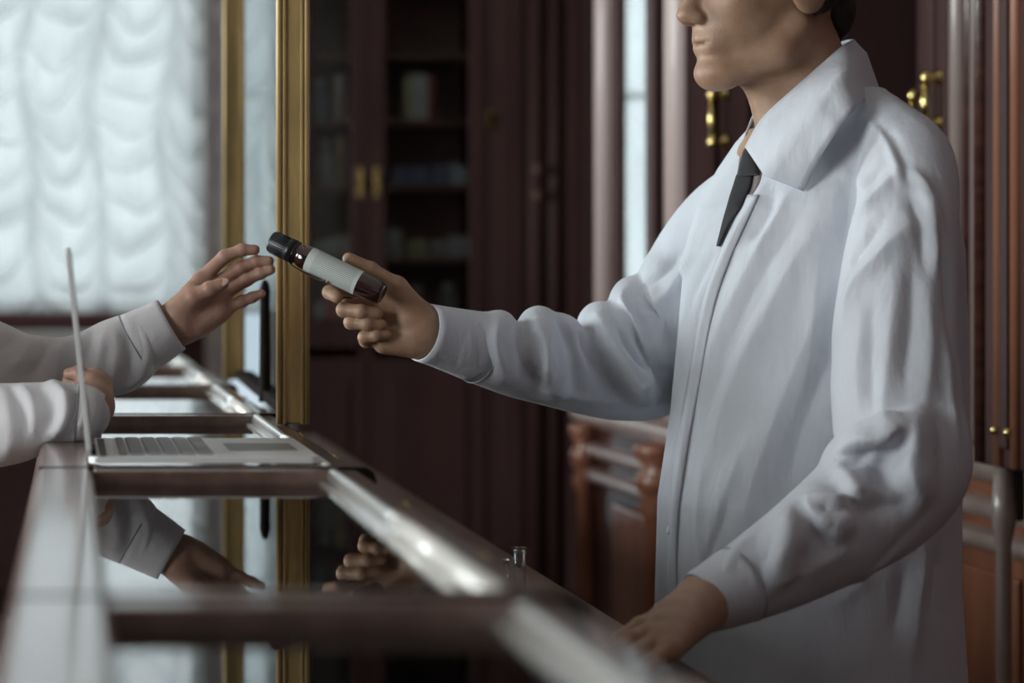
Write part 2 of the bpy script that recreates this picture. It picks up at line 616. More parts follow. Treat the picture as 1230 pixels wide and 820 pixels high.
def curtain_material():
    m = bpy.data.materials.new('sheer_white_curtain')
    m.use_nodes = True
    nt = m.node_tree
    nt.nodes.remove(nt.nodes['Principled BSDF'])
    out = nt.nodes['Material Output']
    tr = nt.nodes.new('ShaderNodeBsdfTransparent')
    tl = nt.nodes.new('ShaderNodeBsdfTranslucent')
    df = nt.nodes.new('ShaderNodeBsdfDiffuse')
    tc = nt.nodes.new('ShaderNodeTexCoord')
    nz = nt.nodes.new('ShaderNodeTexNoise')
    nz.inputs['Scale'].default_value = 9.0
    nz.inputs['Detail'].default_value = 5.0
    nt.links.new(tc.outputs['Object'], nz.inputs['Vector'])
    cr = nt.nodes.new('ShaderNodeValToRGB')
    cr.color_ramp.elements[0].color = (0.70, 0.72, 0.71, 1)
    cr.color_ramp.elements[1].color = (0.90, 0.91, 0.89, 1)
    nt.links.new(nz.outputs['Fac'], cr.inputs['Fac'])
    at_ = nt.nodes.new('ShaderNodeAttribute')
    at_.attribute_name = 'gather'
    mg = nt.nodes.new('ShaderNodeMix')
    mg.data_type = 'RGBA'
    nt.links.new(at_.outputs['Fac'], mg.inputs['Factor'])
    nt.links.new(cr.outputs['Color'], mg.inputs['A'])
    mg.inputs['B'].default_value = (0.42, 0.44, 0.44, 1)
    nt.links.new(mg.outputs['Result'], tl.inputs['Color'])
    df.inputs['Color'].default_value = (0.75, 0.78, 0.78, 1)
    a = nt.nodes.new('ShaderNodeMixShader')
    a.inputs[0].default_value = 0.3
    nt.links.new(tl.outputs[0], a.inputs[1])
    nt.links.new(df.outputs[0], a.inputs[2])
    b = nt.nodes.new('ShaderNodeMixShader')
    b.inputs[0].default_value = 0.22
    nt.links.new(a.outputs[0], b.inputs[1])
    nt.links.new(tr.outputs[0], b.inputs[2])
    nt.links.new(b.outputs[0], out.inputs['Surface'])
    return m


M['curtain'] = curtain_material()


def pane_material(ior=1.52):
    m = bpy.data.materials.new('pane_glass')
    m.use_nodes = True
    nt = m.node_tree
    nt.nodes.remove(nt.nodes['Principled BSDF'])
    out = nt.nodes['Material Output']
    tr = nt.nodes.new('ShaderNodeBsdfTransparent')
    tr.inputs[0].default_value = (0.93, 0.965, 0.97, 1)
    gl = nt.nodes.new('ShaderNodeBsdfGlossy')
    gl.inputs['Roughness'].default_value = 0.015
    fr = nt.nodes.new('ShaderNodeFresnel')
    fr.inputs[0].default_value = ior
    mx = nt.nodes.new('ShaderNodeMixShader')
    nt.links.new(fr.outputs[0], mx.inputs[0])
    nt.links.new(tr.outputs[0], mx.inputs[1])
    nt.links.new(gl.outputs[0], mx.inputs[2])
    nt.links.new(mx.outputs[0], out.inputs['Surface'])
    return m


M['pane'] = pane_material()
M['pane_soft'] = pane_material(1.5)
_mx = [n for n in M['pane_soft'].node_tree.nodes if n.type == 'MIX_SHADER'][0]
M['pane_soft'].node_tree.links.remove(_mx.inputs[0].links[0])
_mx.inputs[0].default_value = 0.06


# ================================================================ the room
def wall_cells(xs, zs, holes, t0, t1, axis):
    """wall with openings: xs, zs break points; holes = set of (i,j) cells; t0..t1 thickness"""
    V, F, vi = [], [], {}

    def vtx(i, j, s):
        k = (i, j, s)
        if k not in vi:
            t = (t0, t1)[s]
            vi[k] = len(V)
            V.append(Vector((xs[i], t, zs[j])) if axis == 'x' else Vector((t, xs[i], zs[j])))
        return vi[k]
    full = lambda i, j: 0 <= i < len(xs) - 1 and 0 <= j < len(zs) - 1 and (i, j) not in holes
    for i in range(len(xs) - 1):
        for j in range(len(zs) - 1):
            if not full(i, j): continue
            for s in (0, 1):
                F.append([vtx(i, j, s), vtx(i + 1, j, s), vtx(i + 1, j + 1, s), vtx(i, j + 1, s)])
            for (a, b, c, d, e, f) in ((i, j, i + 1, j, i, j - 1), (i, j + 1, i + 1, j + 1, i, j + 1), (i, j, i, j + 1, i - 1, j), (i + 1, j, i + 1, j + 1, i + 1, j)):
                if not full(e, f):
                    F.append([vtx(a, b, 0), vtx(c, d, 0), vtx(c, d, 1), vtx(a, b, 1)])
    bm = bmesh.new()
    vs = [bm.verts.new(v) for v in V]
    for f in F: bm.faces.new([vs[i] for i in f])
    return bm_out(bm)


X0, X1, Y0, Y1, ZC = -3.0, 2.3, -1.6, 8.7, 3.3
props(obj('floor', box(X0 - .2, X1 + .2, Y0 - .2, Y1 + .2, -0.1, 0), M['floor']), kind='structure')
props(obj('ceiling', box(X0 - .2, X1 + .2, Y0 - .2, Y1 + .2, ZC, ZC + .1), M['plaster']), kind='structure')
props(obj('wall_back', wall_cells([X0, -1.35, .50, .555, .78, X1], [0, .3, 1.136, 2.8, ZC], {(1, 2), (3, 1), (3, 2)}, Y1, Y1 + .2, 'x'), M['wall']), kind='structure')
props(obj('wall_left', wall_cells([Y0, .15, 2.25, 3.9, 6.0, Y1], [0, .8, 2.7, ZC], {(1, 1), (3, 1)}, X0 - .2, X0, 'y'), M['plaster']), kind='structure')
props(obj('wall_right', box(X1, X1 + .2, Y0, Y1, 0, ZC), M['wall']), kind='structure')
props(obj('wall_front', box(X0, X1, Y0 - .2, Y0, 0, ZC), M['plaster']), kind='structure')
props(obj('baseboard_left', box(X0, X0 + .02, Y0 + .01, Y1 - .01, 0, .12, .004), M['wood']), kind='structure')
props(obj('baseboard_back', box(X0 + .02, .78, Y1 - .02, Y1, 0, .12, .004), M['wood']), kind='structure')


def window(name, horiz, a0, a1, z0, z1, t, nx, nz, fm):
    """frame, glazing bars and panes set in a wall opening; horiz 'x' (back wall) or 'y' (left wall)"""
    w = 0.045
    def B(u0, u1, q0, q1, d=0.03, bev=.004):
        return box(u0, u1, t - d, t + d, q0, q1, bev) if horiz == 'x' else box(t - d, t + d, u0, u1, q0, q1, bev)
    fr = obj(name, B(a0, a0 + w, z0, z1), fm)
    props(fr, kind='structure')
    obj('jamb', B(a1 - w, a1, z0, z1), fm, fr)
    obj('head_rail', B(a0 + w, a1 - w, z1 - w, z1), fm, fr)
    obj('bottom_rail', B(a0 + w, a1 - w, z0, z0 + w), fm, fr)
    us = [a0 + w + (a1 - a0 - 2 * w) * i / nx for i in range(nx + 1)]
    qs = [z0 + w + (z1 - z0 - 2 * w) * j / nz for j in range(nz + 1)]
    for i in range(1, nx): obj('glazing_bar', B(us[i] - .014, us[i] + .014, z0 + w, z1 - w, .02), fm, fr)
    for j in range(1, nz): obj('glazing_bar', B(a0 + w, a1 - w, qs[j] - .012, qs[j] + .012, .018), fm, fr)
    for i in range(nx):
        for j in range(nz):
            obj('pane', B(us[i], us[i + 1], qs[j], qs[j + 1], .002, 0), M['pane'], fr)
    return fr


window('window_1', 'x', -1.35, .50, 1.136, 2.8, Y1 + .1, 2, 1, M['frame_white'])
window('window_2', 'x', .555, .78, .3, 2.8, Y1 + .1, 1, 3, M['frame_white'])
window('window_3', 'y', .15, 2.25, .8, 2.7, X0 - .1, 3, 2, M['frame_white'])
window('window_4', 'y', 3.9, 6.0, .8, 2.7, X0 - .1, 3, 2, M['frame_white'])
props(obj('trim_1', sweep([(Y1 - .085, 1.086), (Y1 - .005, 1.086), (Y1 - .005, 1.136), (Y1 - .075, 1.136), (Y1 - .085, 1.126)], -1.5, .50, 'x'), M['sill']), kind='structure')
props(obj('trim_2', box(.498, .557, Y1 - .035, Y1 - .003, 0.14, 2.9, .008), M['frame_grey']), kind='structure')


# festoon curtain: columns of drooping swags between gathered lines
def swag_curtain(x0, x1, z0, z1, y, colw, pitch, nu, nv, ph=0.0):
    U = np.linspace(x0, x1, nu)
    Z = np.linspace(z0, z1, nv)
    u, z = np.meshgrid(U, Z)
    cu = (u - x0) / colw + ph
    wob = 0.35 * np.sin(z * 4.1 + u * 2.0) + 0.2 * np.sin(z * 9.7 + 1.3 + u * 5.0)
    cu = cu + wob * 0.3
    s = cu % 1.0
    droop = 4 * s * (1 - s)
    ci = np.floor(cu)
    p = (z + (0.12 + 0.03 * np.sin(ci * 2.9)) * droop + 0.05 * np.sin(ci * 1.7 + 0.6) + 0.022 * np.sin(u * 13 + z * 5) + 0.015 * np.sin(u * 31 - z * 17)) / (pitch * (1 + 0.12 * np.sin(ci * 3.7)))
    fr = p % 1.0
    belly = np.where(fr < 0.78, np.sin(fr / 0.78 * np.pi / 2), np.cos((fr - 0.78) / 0.22 * np.pi / 2))
    yy = y - (0.07 * belly * (0.25 + 0.75 * droop)) - 0.012 * np.cos(2 * np.pi * s) - 0.004 * np.sin(u * 140 + z * 9)
    V = np.stack([u, yy, z], -1).reshape(-1, 3)
    idx = np.arange(nu * nv).reshape(nv, nu)
    Fq = np.stack([idx[:-1, :-1], idx[:-1, 1:], idx[1:, 1:], idx[1:, :-1]], -1).reshape(-1, 4)
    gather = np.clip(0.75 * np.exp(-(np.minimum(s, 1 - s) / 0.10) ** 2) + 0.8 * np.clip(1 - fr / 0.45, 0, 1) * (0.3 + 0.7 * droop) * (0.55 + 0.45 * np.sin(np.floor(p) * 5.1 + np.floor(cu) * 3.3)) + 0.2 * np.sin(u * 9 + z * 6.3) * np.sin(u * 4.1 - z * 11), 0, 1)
    return V, Fq, gather.ravel().astype(np.float32)


def swag_obj(args, parent):
    V, Fq, g = swag_curtain(*args)
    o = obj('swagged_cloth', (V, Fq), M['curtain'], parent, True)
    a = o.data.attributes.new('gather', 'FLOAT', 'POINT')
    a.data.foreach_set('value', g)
    return o


cu = thing('festoon_curtain', (-.42, 8.62, 2.84), 'sheer white festoon curtain with scalloped swags across the wide window', 'curtain')
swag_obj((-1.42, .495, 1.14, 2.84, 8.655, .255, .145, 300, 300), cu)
obj('curtain_rod', tube([(-1.48, 8.60, 2.86), (.55, 8.60, 2.86)], .012, 12), M['brass'], cu, True)
cu = thing('festoon_curtain', (.66, 8.66, 2.84), 'narrow strip of sheer white curtain behind the gilded posts', 'curtain')
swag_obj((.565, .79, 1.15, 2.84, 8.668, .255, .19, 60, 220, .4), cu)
obj('curtain_rod', tube([(.56, 8.65, 2.86), (.80, 8.65, 2.86)], .01, 12), M['brass'], cu, True)

sh = thing('window_shelf', (-.2, 8.5, 1.03), 'white painted shelf under the curtained window', 'shelf')
obj('board', box(-.75, .33, 8.34, 8.60, 1.035, 1.075, .006), M['radiator'], sh)
for x in (-.65, -.2, .24):
    obj('bracket', sweep([(8.36, 1.034), (8.60, 1.034), (8.60, .84), (8.58, .84)], x, x + .03, 'x'), M['radiator'], sh)

# ================================================================ back wall furniture
def bookcase(x0, x1, label, zs, handle_side):
    t = thing('bookcase', ((x0 + x1) / 2, 8.48, 0), label, 'bookcase')
    yf, yb = 8.30, 8.68
    obj('side_panel', box(x0, x0 + .025, yf + .02, yb, .1, 2.9), M['wood_dark'], t)
    obj('side_panel', box(x1 - .025, x1, yf + .02, yb, .1, 2.9), M['wood_dark'], t)
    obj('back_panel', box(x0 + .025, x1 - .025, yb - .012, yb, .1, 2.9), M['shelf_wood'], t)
    obj('plinth', box(x0, x1, yf, yb, 0, .1, .004), M['wood_dark'], t)
    obj('cornice', sweep([(yf - .05, 2.98), (yf - .05, 2.95), (yf, 2.9), (yb, 2.9), (yb, 2.98)], x0, x1, 'x'), M['wood_dark'], t)
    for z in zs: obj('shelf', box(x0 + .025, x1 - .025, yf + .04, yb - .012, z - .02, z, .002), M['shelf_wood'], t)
    # glazed door
    d = obj('door', joinvf(box(x0 + .002, x0 + .06, yf - .005, yf + .02, 1.02, 2.88, .004)), M['wood_dark'], t)
    obj('stile', box(x1 - .06, x1 - .002, yf - .005, yf + .02, 1.02, 2.88, .004), M['wood_dark'], d)
    obj('rail', box(x0 + .06, x1 - .06, yf - .005, yf + .02, 2.80, 2.88, .004), M['wood_dark'], d)
    obj('rail', box(x0 + .06, x1 - .06, yf - .005, yf + .02, 1.02, 1.12, .004), M['wood_dark'], d)
    obj('pane', box(x0 + .06, x1 - .06, yf + .006, yf + .009, 1.12, 2.80), M['pane'], d)
    hx = x1 - .03 if handle_side > 0 else x0 + .03
    obj('escutcheon', box(hx - .012, hx + .012, yf - .012, yf - .004, 1.55, 1.66, .004), M['brass'], d)
    obj('knob', lathe([(0, .006), (.012, .006), (.02, .013), (.03, .011), (.034, .004)], (hx, yf - .012, 1.60), (0, -1, 0), 14), M['brass'], d, True)
    # lower cupboard
    obj('cupboard_door', box(x0 + .004, x1 - .004, yf - .004, yf + .02, .12, .98, .004), M['wood_dark'], t)
    obj('raised_panel', box(x0 + .07, x1 - .07, yf - .014, yf - .004, .2, .9, .006), M['wood_dark'], t)
    return t


SH = [1.115, 1.343, 1.604, 1.835, 2.07, 2.32]
bookcase(.80, 1.06, 'narrow dark glazed bookcase just right of the gilded post', SH, 1)
bookcase(1.06, 1.48, 'wider dark glazed bookcase between the narrow one and the closed cupboard', SH, -1)

t = thing('tall_cupboard', (1.78, 8.48, 0), 'closed dark mahogany cupboard at the far wall with brass plate', 'cupboard')
obj('carcass', box(1.482, 2.10, 8.32, 8.68, .1, 2.9, .004), M['wood_dark'], t)
obj('plinth', box(1.482, 2.10, 8.32, 8.68, 0, .1), M['wood_dark'], t)
d = obj('door', box(1.49, 1.64, 8.295, 8.32, .14, 2.86, .006), M['wood_dark'], t)
obj('raised_panel', box(1.52, 1.61, 8.283, 8.295, .3, 2.7, .01), M['wood_dark'], d)
obj('lock_plate', box(1.482, 1.514, 8.276, 8.284, 1.80, 1.86, .003), M['brass'], d)
obj('pilaster', sweep([(1.655 + .03 * math.cos(a), 8.305 - .02 * math.sin(a)) for a in np.linspace(0, math.pi, 12)] , .1, 2.88, 'z'), M['wood_dark'], t, True)
obj('pilaster', sweep([(1.725 + .025 * math.cos(a), 8.315 - .02 * math.sin(a)) for a in np.linspace(0, math.pi, 12)] , .1, 2.88, 'z'), M['wood_dark'], t, True)
d = obj('door', box(1.77, 2.09, 8.295, 8.32, .14, 2.86, .006), M['wood_dark'], t)
obj('raised_panel', box(1.83, 2.03, 8.283, 8.295, .3, 2.7, .01), M['wood_dark'], d)
for z in (1.65, 1.56):
    obj('knob', lathe([(0, .008), (.014, .008), (.024, .018), (.034, .014), (.038, .004)], (1.655, 8.285, z), (0, -1, 0), 14), M['ledge'], t, True)

# books and boxes on the far shelves
BM = {}


def bookmat(c):
    if c not in BM: BM[c] = mat('book_cover', tuple(min(.9, v * 2.0) for v in c), 0.6, var=0.25, scale=(30, 30, 30))
    return BM[c]


M['paper'] = mat('paper_edges', (0.62, 0.58, 0.50), 0.8, var=0.15, scale=(4, 4, 200))


def book(x, z, w, h, c, label, group, dep=.15):
    t = thing('book', (x + w / 2, 8.44, z), label, 'book', group)
    y0 = 8.355
    obj('cover', joinvf(box(x, x + .003, y0, y0 + dep, z, z + h), box(x + w - .003, x + w, y0, y0 + dep, z, z + h), box(x, x + w, y0 - .003, y0, z, z + h, .001)), bookmat(c), t)
    obj('pages', box(x + .003, x + w - .003, y0, y0 + dep - .006, z + .004, z + h - .004), M['paper'], t)


def carton(x, z, w, h, c, label, group=None):
    t = thing('medicine_box', (x + w / 2, 8.42, z), label, 'box', group)
    obj('carton', box(x, x + w, 8.36, 8.47, z, z + h, .002), bookmat(c), t)
    obj('lid_flap', box(x + .002, x + w - .002, 8.357, 8.36, z + h * .6, z + h - .003, .001), bookmat(tuple(min(1, v * 1.25) for v in c)), t)
    return t


def flask(x, z, r, h, c, label, group=None):
    t = thing('apothecary_jar', (x, 8.42, z), label, 'jar', group)
    obj('body', lathe([(0, r * .9), (.004, r), (h * .62, r), (h * .74, r * .55), (h * .86, r * .5)], (x, 8.42, z), (0, 0, 1), 18), bookmat(c), t, True)
    obj('stopper', lathe([(h * .86, r * .62), (h * .90, r * .7), (h * .97, r * .6), (h, r * .3)], (x, 8.42, z), (0, 0, 1), 18), bookmat((.5, .5, .48)), t, True)
    return t


x = 1.20
for w, h, c, l in ((.028, .155, (.55, .42, .28), 'tan book at the left of the trio on the top right shelf'),
                   (.024, .165, (.62, .60, .60), 'pale grey book in the middle of the trio on the top right shelf'),
                   (.024, .16, (.60, .60, .66), 'pale lilac book right of the grey one on the top right shelf'),
                   (.02, .15, (.28, .07, .07), 'dark red book at the right end of the top right shelf')):
    book(x, 1.835, w, h, c, l, 'books on the top right shelf'); x += w + .002
ORD = ['first', 'second', 'third', 'fourth', 'fifth', 'sixth', 'seventh', 'eighth', 'ninth', 'tenth', 'eleventh', 'twelfth', 'thirteenth']
x = 1.155
i = 0
while x < 1.40:
    w = RNG.uniform(.02, .034)
    c = (.13, .14, .22) if i % 3 else (.2, .2, .28)
    if x > 1.35: c = (.40, .42, .52)
    book(x, 1.604, w, RNG.uniform(.055, .075), c, ORD[i] + (' pale blue' if x > 1.35 else ' dark blue') + ' low book from the left on the middle right shelf', 'blue books on the middle right shelf')
    x += w + .002
    i += 1
for k, (x, w, h, c) in enumerate(((1.13, .06, .10, (.30, .29, .28)), (1.21, .07, .06, (.34, .31, .18)), (1.30, .05, .06, (.30, .28, .27)), (1.36, .09, .075, (.42, .42, .42)))):
    carton(x, 1.343, w, h, c, ['small tall grey box at the left end of the lower right shelf', 'low olive box on the lower right shelf',
                               'low grey brown box between olive and pale boxes on the shelf', 'pale grey box at the right end of the lower right shelf'][k])
flask(1.16, 1.118, .028, .14, (.24, .24, .25), 'grey jar at the left of the bottom right shelf')
flask(1.25, 1.118, .032, .12, (.20, .17, .15), 'brown jar in the middle of the bottom right shelf')
flask(1.36, 1.118, .03, .13, (.26, .25, .25), 'grey jar at the right of the bottom right shelf')
flask(.90, 1.835, .03, .15, (.22, .26, .30), 'blue grey jar on the top shelf of the narrow bookcase')
carton(.945, 1.835, .035, .16, (.34, .27, .26), 'tall dusty pink box on the top shelf of the narrow bookcase')
flask(.92, 1.604, .03, .16, (.26, .26, .24), 'grey jar above the row of pale boxes in the narrow bookcase')
carton(.955, 1.604, .03, .17, (.36, .26, .18), 'tall tan box above the pale boxes in the narrow bookcase')
for k, x in enumerate((.87, .915, .96)):
    carton(x, 1.604 - .26 + .002, .038, .05 + .012 * k, ((.36, .36, .40), (.42, .42, .46), (.40, .33, .33))[k],
           ('slate grey low box in the narrow bookcase', 'pale grey low box in the narrow bookcase', 'pinkish low box in the narrow bookcase')[k])
carton(.915, 1.118, .05, .17, (.42, .13, .10), 'tall red box on the bottom shelf of the narrow bookcase')
carton(.87, 1.118, .04, .06, (.40, .42, .42), 'small grey box left of the red box in the narrow bookcase')
carton(.97, 1.118, .05, .05, (.45, .48, .48), 'small pale box right of the red box in the narrow bookcase')


# ================================================================ right wall cabinets
def moulding(x, z, y0, y1, s=1.0):
    """projecting rounded moulding on a face looking towards -x"""
    pr = [(x + .01, z), (x - .012 * s, z)] + [(x - .012 * s - .022 * s * math.sin(a), z + .026 * s * (1 - math.cos(a)) / 2 * 1.6) for a in np.linspace(.3, math.pi - .2, 8)] + [(x - .008 * s, z + .045 * s), (x + .01, z + .045 * s)]
    return sweep(pr, y0, y1, 'y')


def round_trim(x, y, r, z0, z1):
    return sweep([(x - r * math.sin(a), y + r * math.cos(a)) for a in np.linspace(0, math.pi, 12)] + [(x + .01, y - r), (x + .01, y + r)], z0, z1, 'z')


def brass_pull(x, y, z0, z1, parent):
    p = obj('pull_handle', tube([(x - .028, y, z0 + .012), (x - .03, y, (z0 + z1) / 2), (x - .028, y, z1 - .012)], [.007, .009, .007], 12), M['brass'], parent, True)
    for z in (z0, z1):
        obj('boss', lathe([(0, .016), (.006, .016), (.012, .010), (.022, .010), (.030, .015), (.038, .012), (.042, .004)], (x + .002, y, z), (-1, 0, 0), 18), M['brass'], p, True)
    return p


a = thing('wall_cabinet', (1.8, 5.4, 0), 'tall mahogany cabinet with mirror door behind the outstretched arm', 'cabinet')
obj('carcass', box(1.40, X1 - .005, 4.72, 6.14, .93, 2.95, .004), M['wood_dark'], a)
obj('base_carcass', box(1.36, X1 - .005, 4.72, 6.14, .08, .90, .004), M['wood'], a)
obj('plinth', box(1.38, X1 - .005, 4.73, 6.13, 0, .08), M['wood_dark'], a)
obj('ledge', moulding(1.36, .88, 4.70, 6.15, 1.3), M['wood_pale'], a, False)
for z in (.80, .735): obj('moulding', moulding(1.36, z, 4.72, 6.14, .8), M['wood_pale'], a)
obj('base_panel', box(1.345, 1.36, 5.46, 5.80, .14, .70, .008), M['wood_mid'], a)
obj('base_panel', box(1.345, 1.36, 4.80, 5.12, .14, .70, .008), M['wood_mid'], a)
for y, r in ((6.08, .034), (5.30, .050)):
    p = obj('pilaster', round_trim(1.40, y, r, .93, 2.95), M['wood_highlight'], a, True)
    obj('column', lathe([(0, r * 1.2), (.03, r * 1.2), (.05, r * .8), (.62, r * .72), (.655, r * 1.15), (.68, r * .8), (.70, r * 1.2), (.73, r * 1.2), (.745, r * .8), (.78, r * 1.3), (.80, r * 1.3)], (1.345, y, .08), (0, 0, 1), 18), M['wood_mid'], a, True)
d = obj('mirror_door', box(1.375, 1.40, 5.88, 5.93, .95, 2.9, .004), M['wood_dark'], a)
obj('stile', box(1.375, 1.40, 5.50, 5.58, .95, 2.9, .004), M['wood_dark'], d)
obj('rail', box(1.375, 1.40, 5.58, 5.88, .95, 1.05, .004), M['wood_dark'], d)
obj('rail', box(1.375, 1.40, 5.58, 5.88, 2.8, 2.9, .004), M['wood_dark'], d)
obj('mirror', box(1.388, 1.394, 5.58, 5.88, 1.05, 2.8), M['mirror'], d)
d = obj('door', box(1.38, 1.40, 4.76, 5.24, .95, 2.9, .006), M['wood_dull'], a)
obj('raised_panel', box(1.368, 1.38, 4.96, 5.18, 1.05, 2.8, .008), M['wood_dull'], d)
brass_pull(1.378, 4.90, 1.545, 1.645, d)

b = thing('wall_cabinet', (2.0, 4.2, 0), 'mahogany double-door cabinet with twin brass pulls behind the man\'s back', 'cabinet')
obj('carcass', box(1.72, X1 - .005, 3.3, 4.70, .93, 2.95, .004), M['wood_dark'], b)
obj('base_carcass', box(1.70, X1 - .005, 3.3, 4.70, .08, .90, .004), M['wood_mid'], b)
obj('plinth', box(1.72, X1 - .005, 3.31, 4.69, 0, .08), M['wood_dark'], b)
obj('ledge', moulding(1.70, .885, 3.3, 4.70, 1.3), M['wood_pale'], b)
for z in (.815, .755): obj('moulding', moulding(1.70, z, 3.3, 4.70, .9), M['wood_pale'], b)
for y0, y1 in ((4.16, 4.62), (3.42, 4.02)):
    obj('base_panel', box(1.688, 1.70, y0, y1, .14, .72, .008), M['wood_mid'], b)
for y0, y1, yp in ((4.60, 4.69, 4.625), (4.53, 4.585, 4.556)):
    d = obj('door', box(1.70, 1.72, y0, y1, .95, 2.9, .006), M['wood_dark'], b)
    brass_pull(1.70, yp, 1.545 + (.015 if yp < 4.6 else 0), 1.62 + (.03 if yp < 4.6 else 0), d)
for y, r, mm in ((4.505, .022, 'wood_pale'), (4.455, .014, 'wood'), (4.405, .02, 'wood_pale'), (4.36, .012, 'wood')):
    obj('trim_strip', round_trim(1.72, y, r, .95, 2.95), M[mm], b, True)

c = thing('display_cabinet', (1.6, 3.7, 0), 'dark upper cabinet on slim legs at the far right edge', 'cabinet')
obj('carcass', box(1.57, 1.64, 3.35, 4.04, .936, 2.9, .006), M['wood_dark'], c)
obj('trim_strip', round_trim(1.57, 4.015, .014, .94, 2.9), M['wood'], c, True)
obj('trim_strip', round_trim(1.57, 3.935, .012, .94, 2.9), M['wood_mid'], c, True)
obj('trim_strip', round_trim(1.57, 3.865, .012, .94, 2.9), M['wood_mid'], c, True)
obj('panel', box(1.558, 1.57, 3.885, 3.92, .97, 2.85, .005), M['wood_dark'], c)
for y in (3.925, 3.87): obj('brass_stud', ellipsoid((1.556, y, 1.0), (.008, .008, .008)), M['brass'], c, True)
for y in (3.985, 3.45): obj('leg', lathe([(0, .02), (.05, .013), (.8, .013), (.84, .02), (.937, .016)], (1.595, y, 0), (0, 0, 1), 14), M['wood_pale'], c, True)
obj('lock', box(1.60, 1.635, 3.99, 4.03, .84, .936, .006), M['black_metal'], c)

# ================================================================ display counter
UL = 1.022


def counter_unit(y0, label):
    y1 = y0 + UL
    t = thing('display_counter', (.13, (y0 + y1) / 2, 0), label, 'counter', 'display counter units in a row')
    obj('body', box(-.02, .292, y0, y1, .08, .93), M['counter_dark'], t)
    obj('plinth', box(-.005, .28, y0, y1, 0, .08), M['counter_dark'], t)
    obj('lining', box(-.005, .28, y0 + .01, y1 - .01, .93, .936), M['velvet'], t)
    left = [(-.012, .93), (-.012, .985), (-.030, .99), (-.042, 1.0), (-.046, 1.012), (-.040, 1.022)] + \
           [(-.040 + .012 * (1 - math.cos(q)), 1.036 + .014 * math.sin(q)) for q in np.linspace(0, math.pi / 2, 6)] + \
           [(.018, 1.05), (.0235, 1.046), (.0235, 1.024), (.004, 1.024), (.004, .93)]
    obj('left_board', sweep(left, y0, y1), M['counter'], t)
    right = [(.284, .93), (.284, 1.02), (.2875, 1.024), (.2875, 1.0475), (.302, 1.0475)] + [(.302 + .012 * math.sin(q), 1.0355 + .012 * math.cos(q)) for q in np.linspace(.2, math.pi / 2, 6)] + \
            [(.314, 1.02), (.306, 1.012), (.304, .93)]
    obj('right_board', sweep(right, y0, y1), M['counter'], t)
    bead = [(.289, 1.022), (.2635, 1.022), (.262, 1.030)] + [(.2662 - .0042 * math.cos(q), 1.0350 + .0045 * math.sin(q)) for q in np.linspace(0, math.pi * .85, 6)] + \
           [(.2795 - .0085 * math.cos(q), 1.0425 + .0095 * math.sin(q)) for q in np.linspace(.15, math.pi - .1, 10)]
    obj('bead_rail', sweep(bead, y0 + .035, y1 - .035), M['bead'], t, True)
    for ya, yb in ((y0, y0 + .036), (y1 - .036, y1)):
        obj('end_board', box(.0235, .2875, ya, yb, 1.012, 1.0495, .002), M['counter'], t)
    obj('glass_top', box(.004, .283, y0 + .03, y1 - .03, 1.0325, 1.0355), M['pane'], t)
    pr = [(-.034, 1.0507), (.318, 1.0505), (.325, 1.046), (.329, 1.034), (.329, .96), (.285, .96), (.285, 1.047), (-.034, 1.047)]
    obj('joint_strip', sweep([(x, z) for x, z in pr], y1 + .0002, y1 + .0078), M['ebony'], t)
    for ya, yb in ((y0 + .05, y0 + .49), (y0 + .53, y1 - .05)):
        obj('raised_panel', box(-.032, -.02, ya, yb, .16, .88, .01), M['counter'], t)
    for yy in (y0 + .30, y0 + .72):
        obj('hinge', lathe([(0, .004), (.002, .006), (.045, .006), (.047, .004)], (.317, yy, 1.035), (0, 1, 0), 12), M['brass'], t, True)
    return t


NM = ['nearest', 'second', 'third', 'fourth', 'fifth', 'sixth']
LB = ['nearest glass-topped mahogany counter unit at the bottom of the view',
      'glass-topped counter unit in front of the laptop, mirroring the reaching hand',
      'glass-topped counter unit that carries the open laptop',
      'glass-topped counter unit at the foot of the wide gilded post, behind the laptop',
      'glass-topped counter unit behind the reaching hand, by the thinner gilded post',
      'farthest glass-topped counter unit, towards the curtained window']
for k in range(6):
    counter_unit(.45 + 1.03 * k, LB[k])

lg = thing('work_ledge', (.46, 3.5, 0), 'lower worn brown work ledge behind the glass-topped counter', 'work ledge')
lp = [(.318, .795), (.692, .795), (.70, .802), (.70, .812), (.692, .820), (.318, .820)]
obj('ledge_board', sweep(lp, .45, 6.6), M['ledge'], lg)
obj('ledge_cabinet', box(.33, .60, .46, 6.58, .08, .795), M['counter_dark'], lg)
obj('plinth', box(.33, .57, .48, 6.56, 0, .08), M['counter_dark'], lg)
for y in (1.0, 2.03, 3.06, 4.09, 5.12, 6.15):
    dr = obj('drawer', box(.60, .615, y - .48, y + .48, .60, .78, .006), M['counter'], lg)
    obj('knob', lathe([(0, .008), (.012, .008), (.02, .016), (.03, .012)], (.615, y, .69), (1, 0, 0), 14), M['brass'], dr, True)

# gilded glass screen standing on the right edge of the counter
sc = thing('glass_screen', (.315, 4.0, 1.05), 'glass screen with two gilded posts standing on the counter edge', 'screen')


def gilt_post(x, y, w, top):
    h = w / 2
    p = obj('gilded_post', box(x - h * .80, x + h * .80, y - h * .8, y + h * .8, 1.05, top, .004), M['gold'], sc)
    for sx in (-1, 1):
        obj('bead', sweep([(x + sx * h * .86 + .0045 * math.cos(q), y - h * .75 + .0055 * math.sin(q)) for q in np.linspace(0, 2 * math.pi, 12)[:-1]], 1.05, top, 'z'), M['gold'], p, True)
        obj('fillet', box(x + sx * h * .55 - .0022, x + sx * h * .55 + .0022, y - h * .8 - .003, y - h * .8 + .001, 1.05, top, .001), M['gold'], p)
    return p


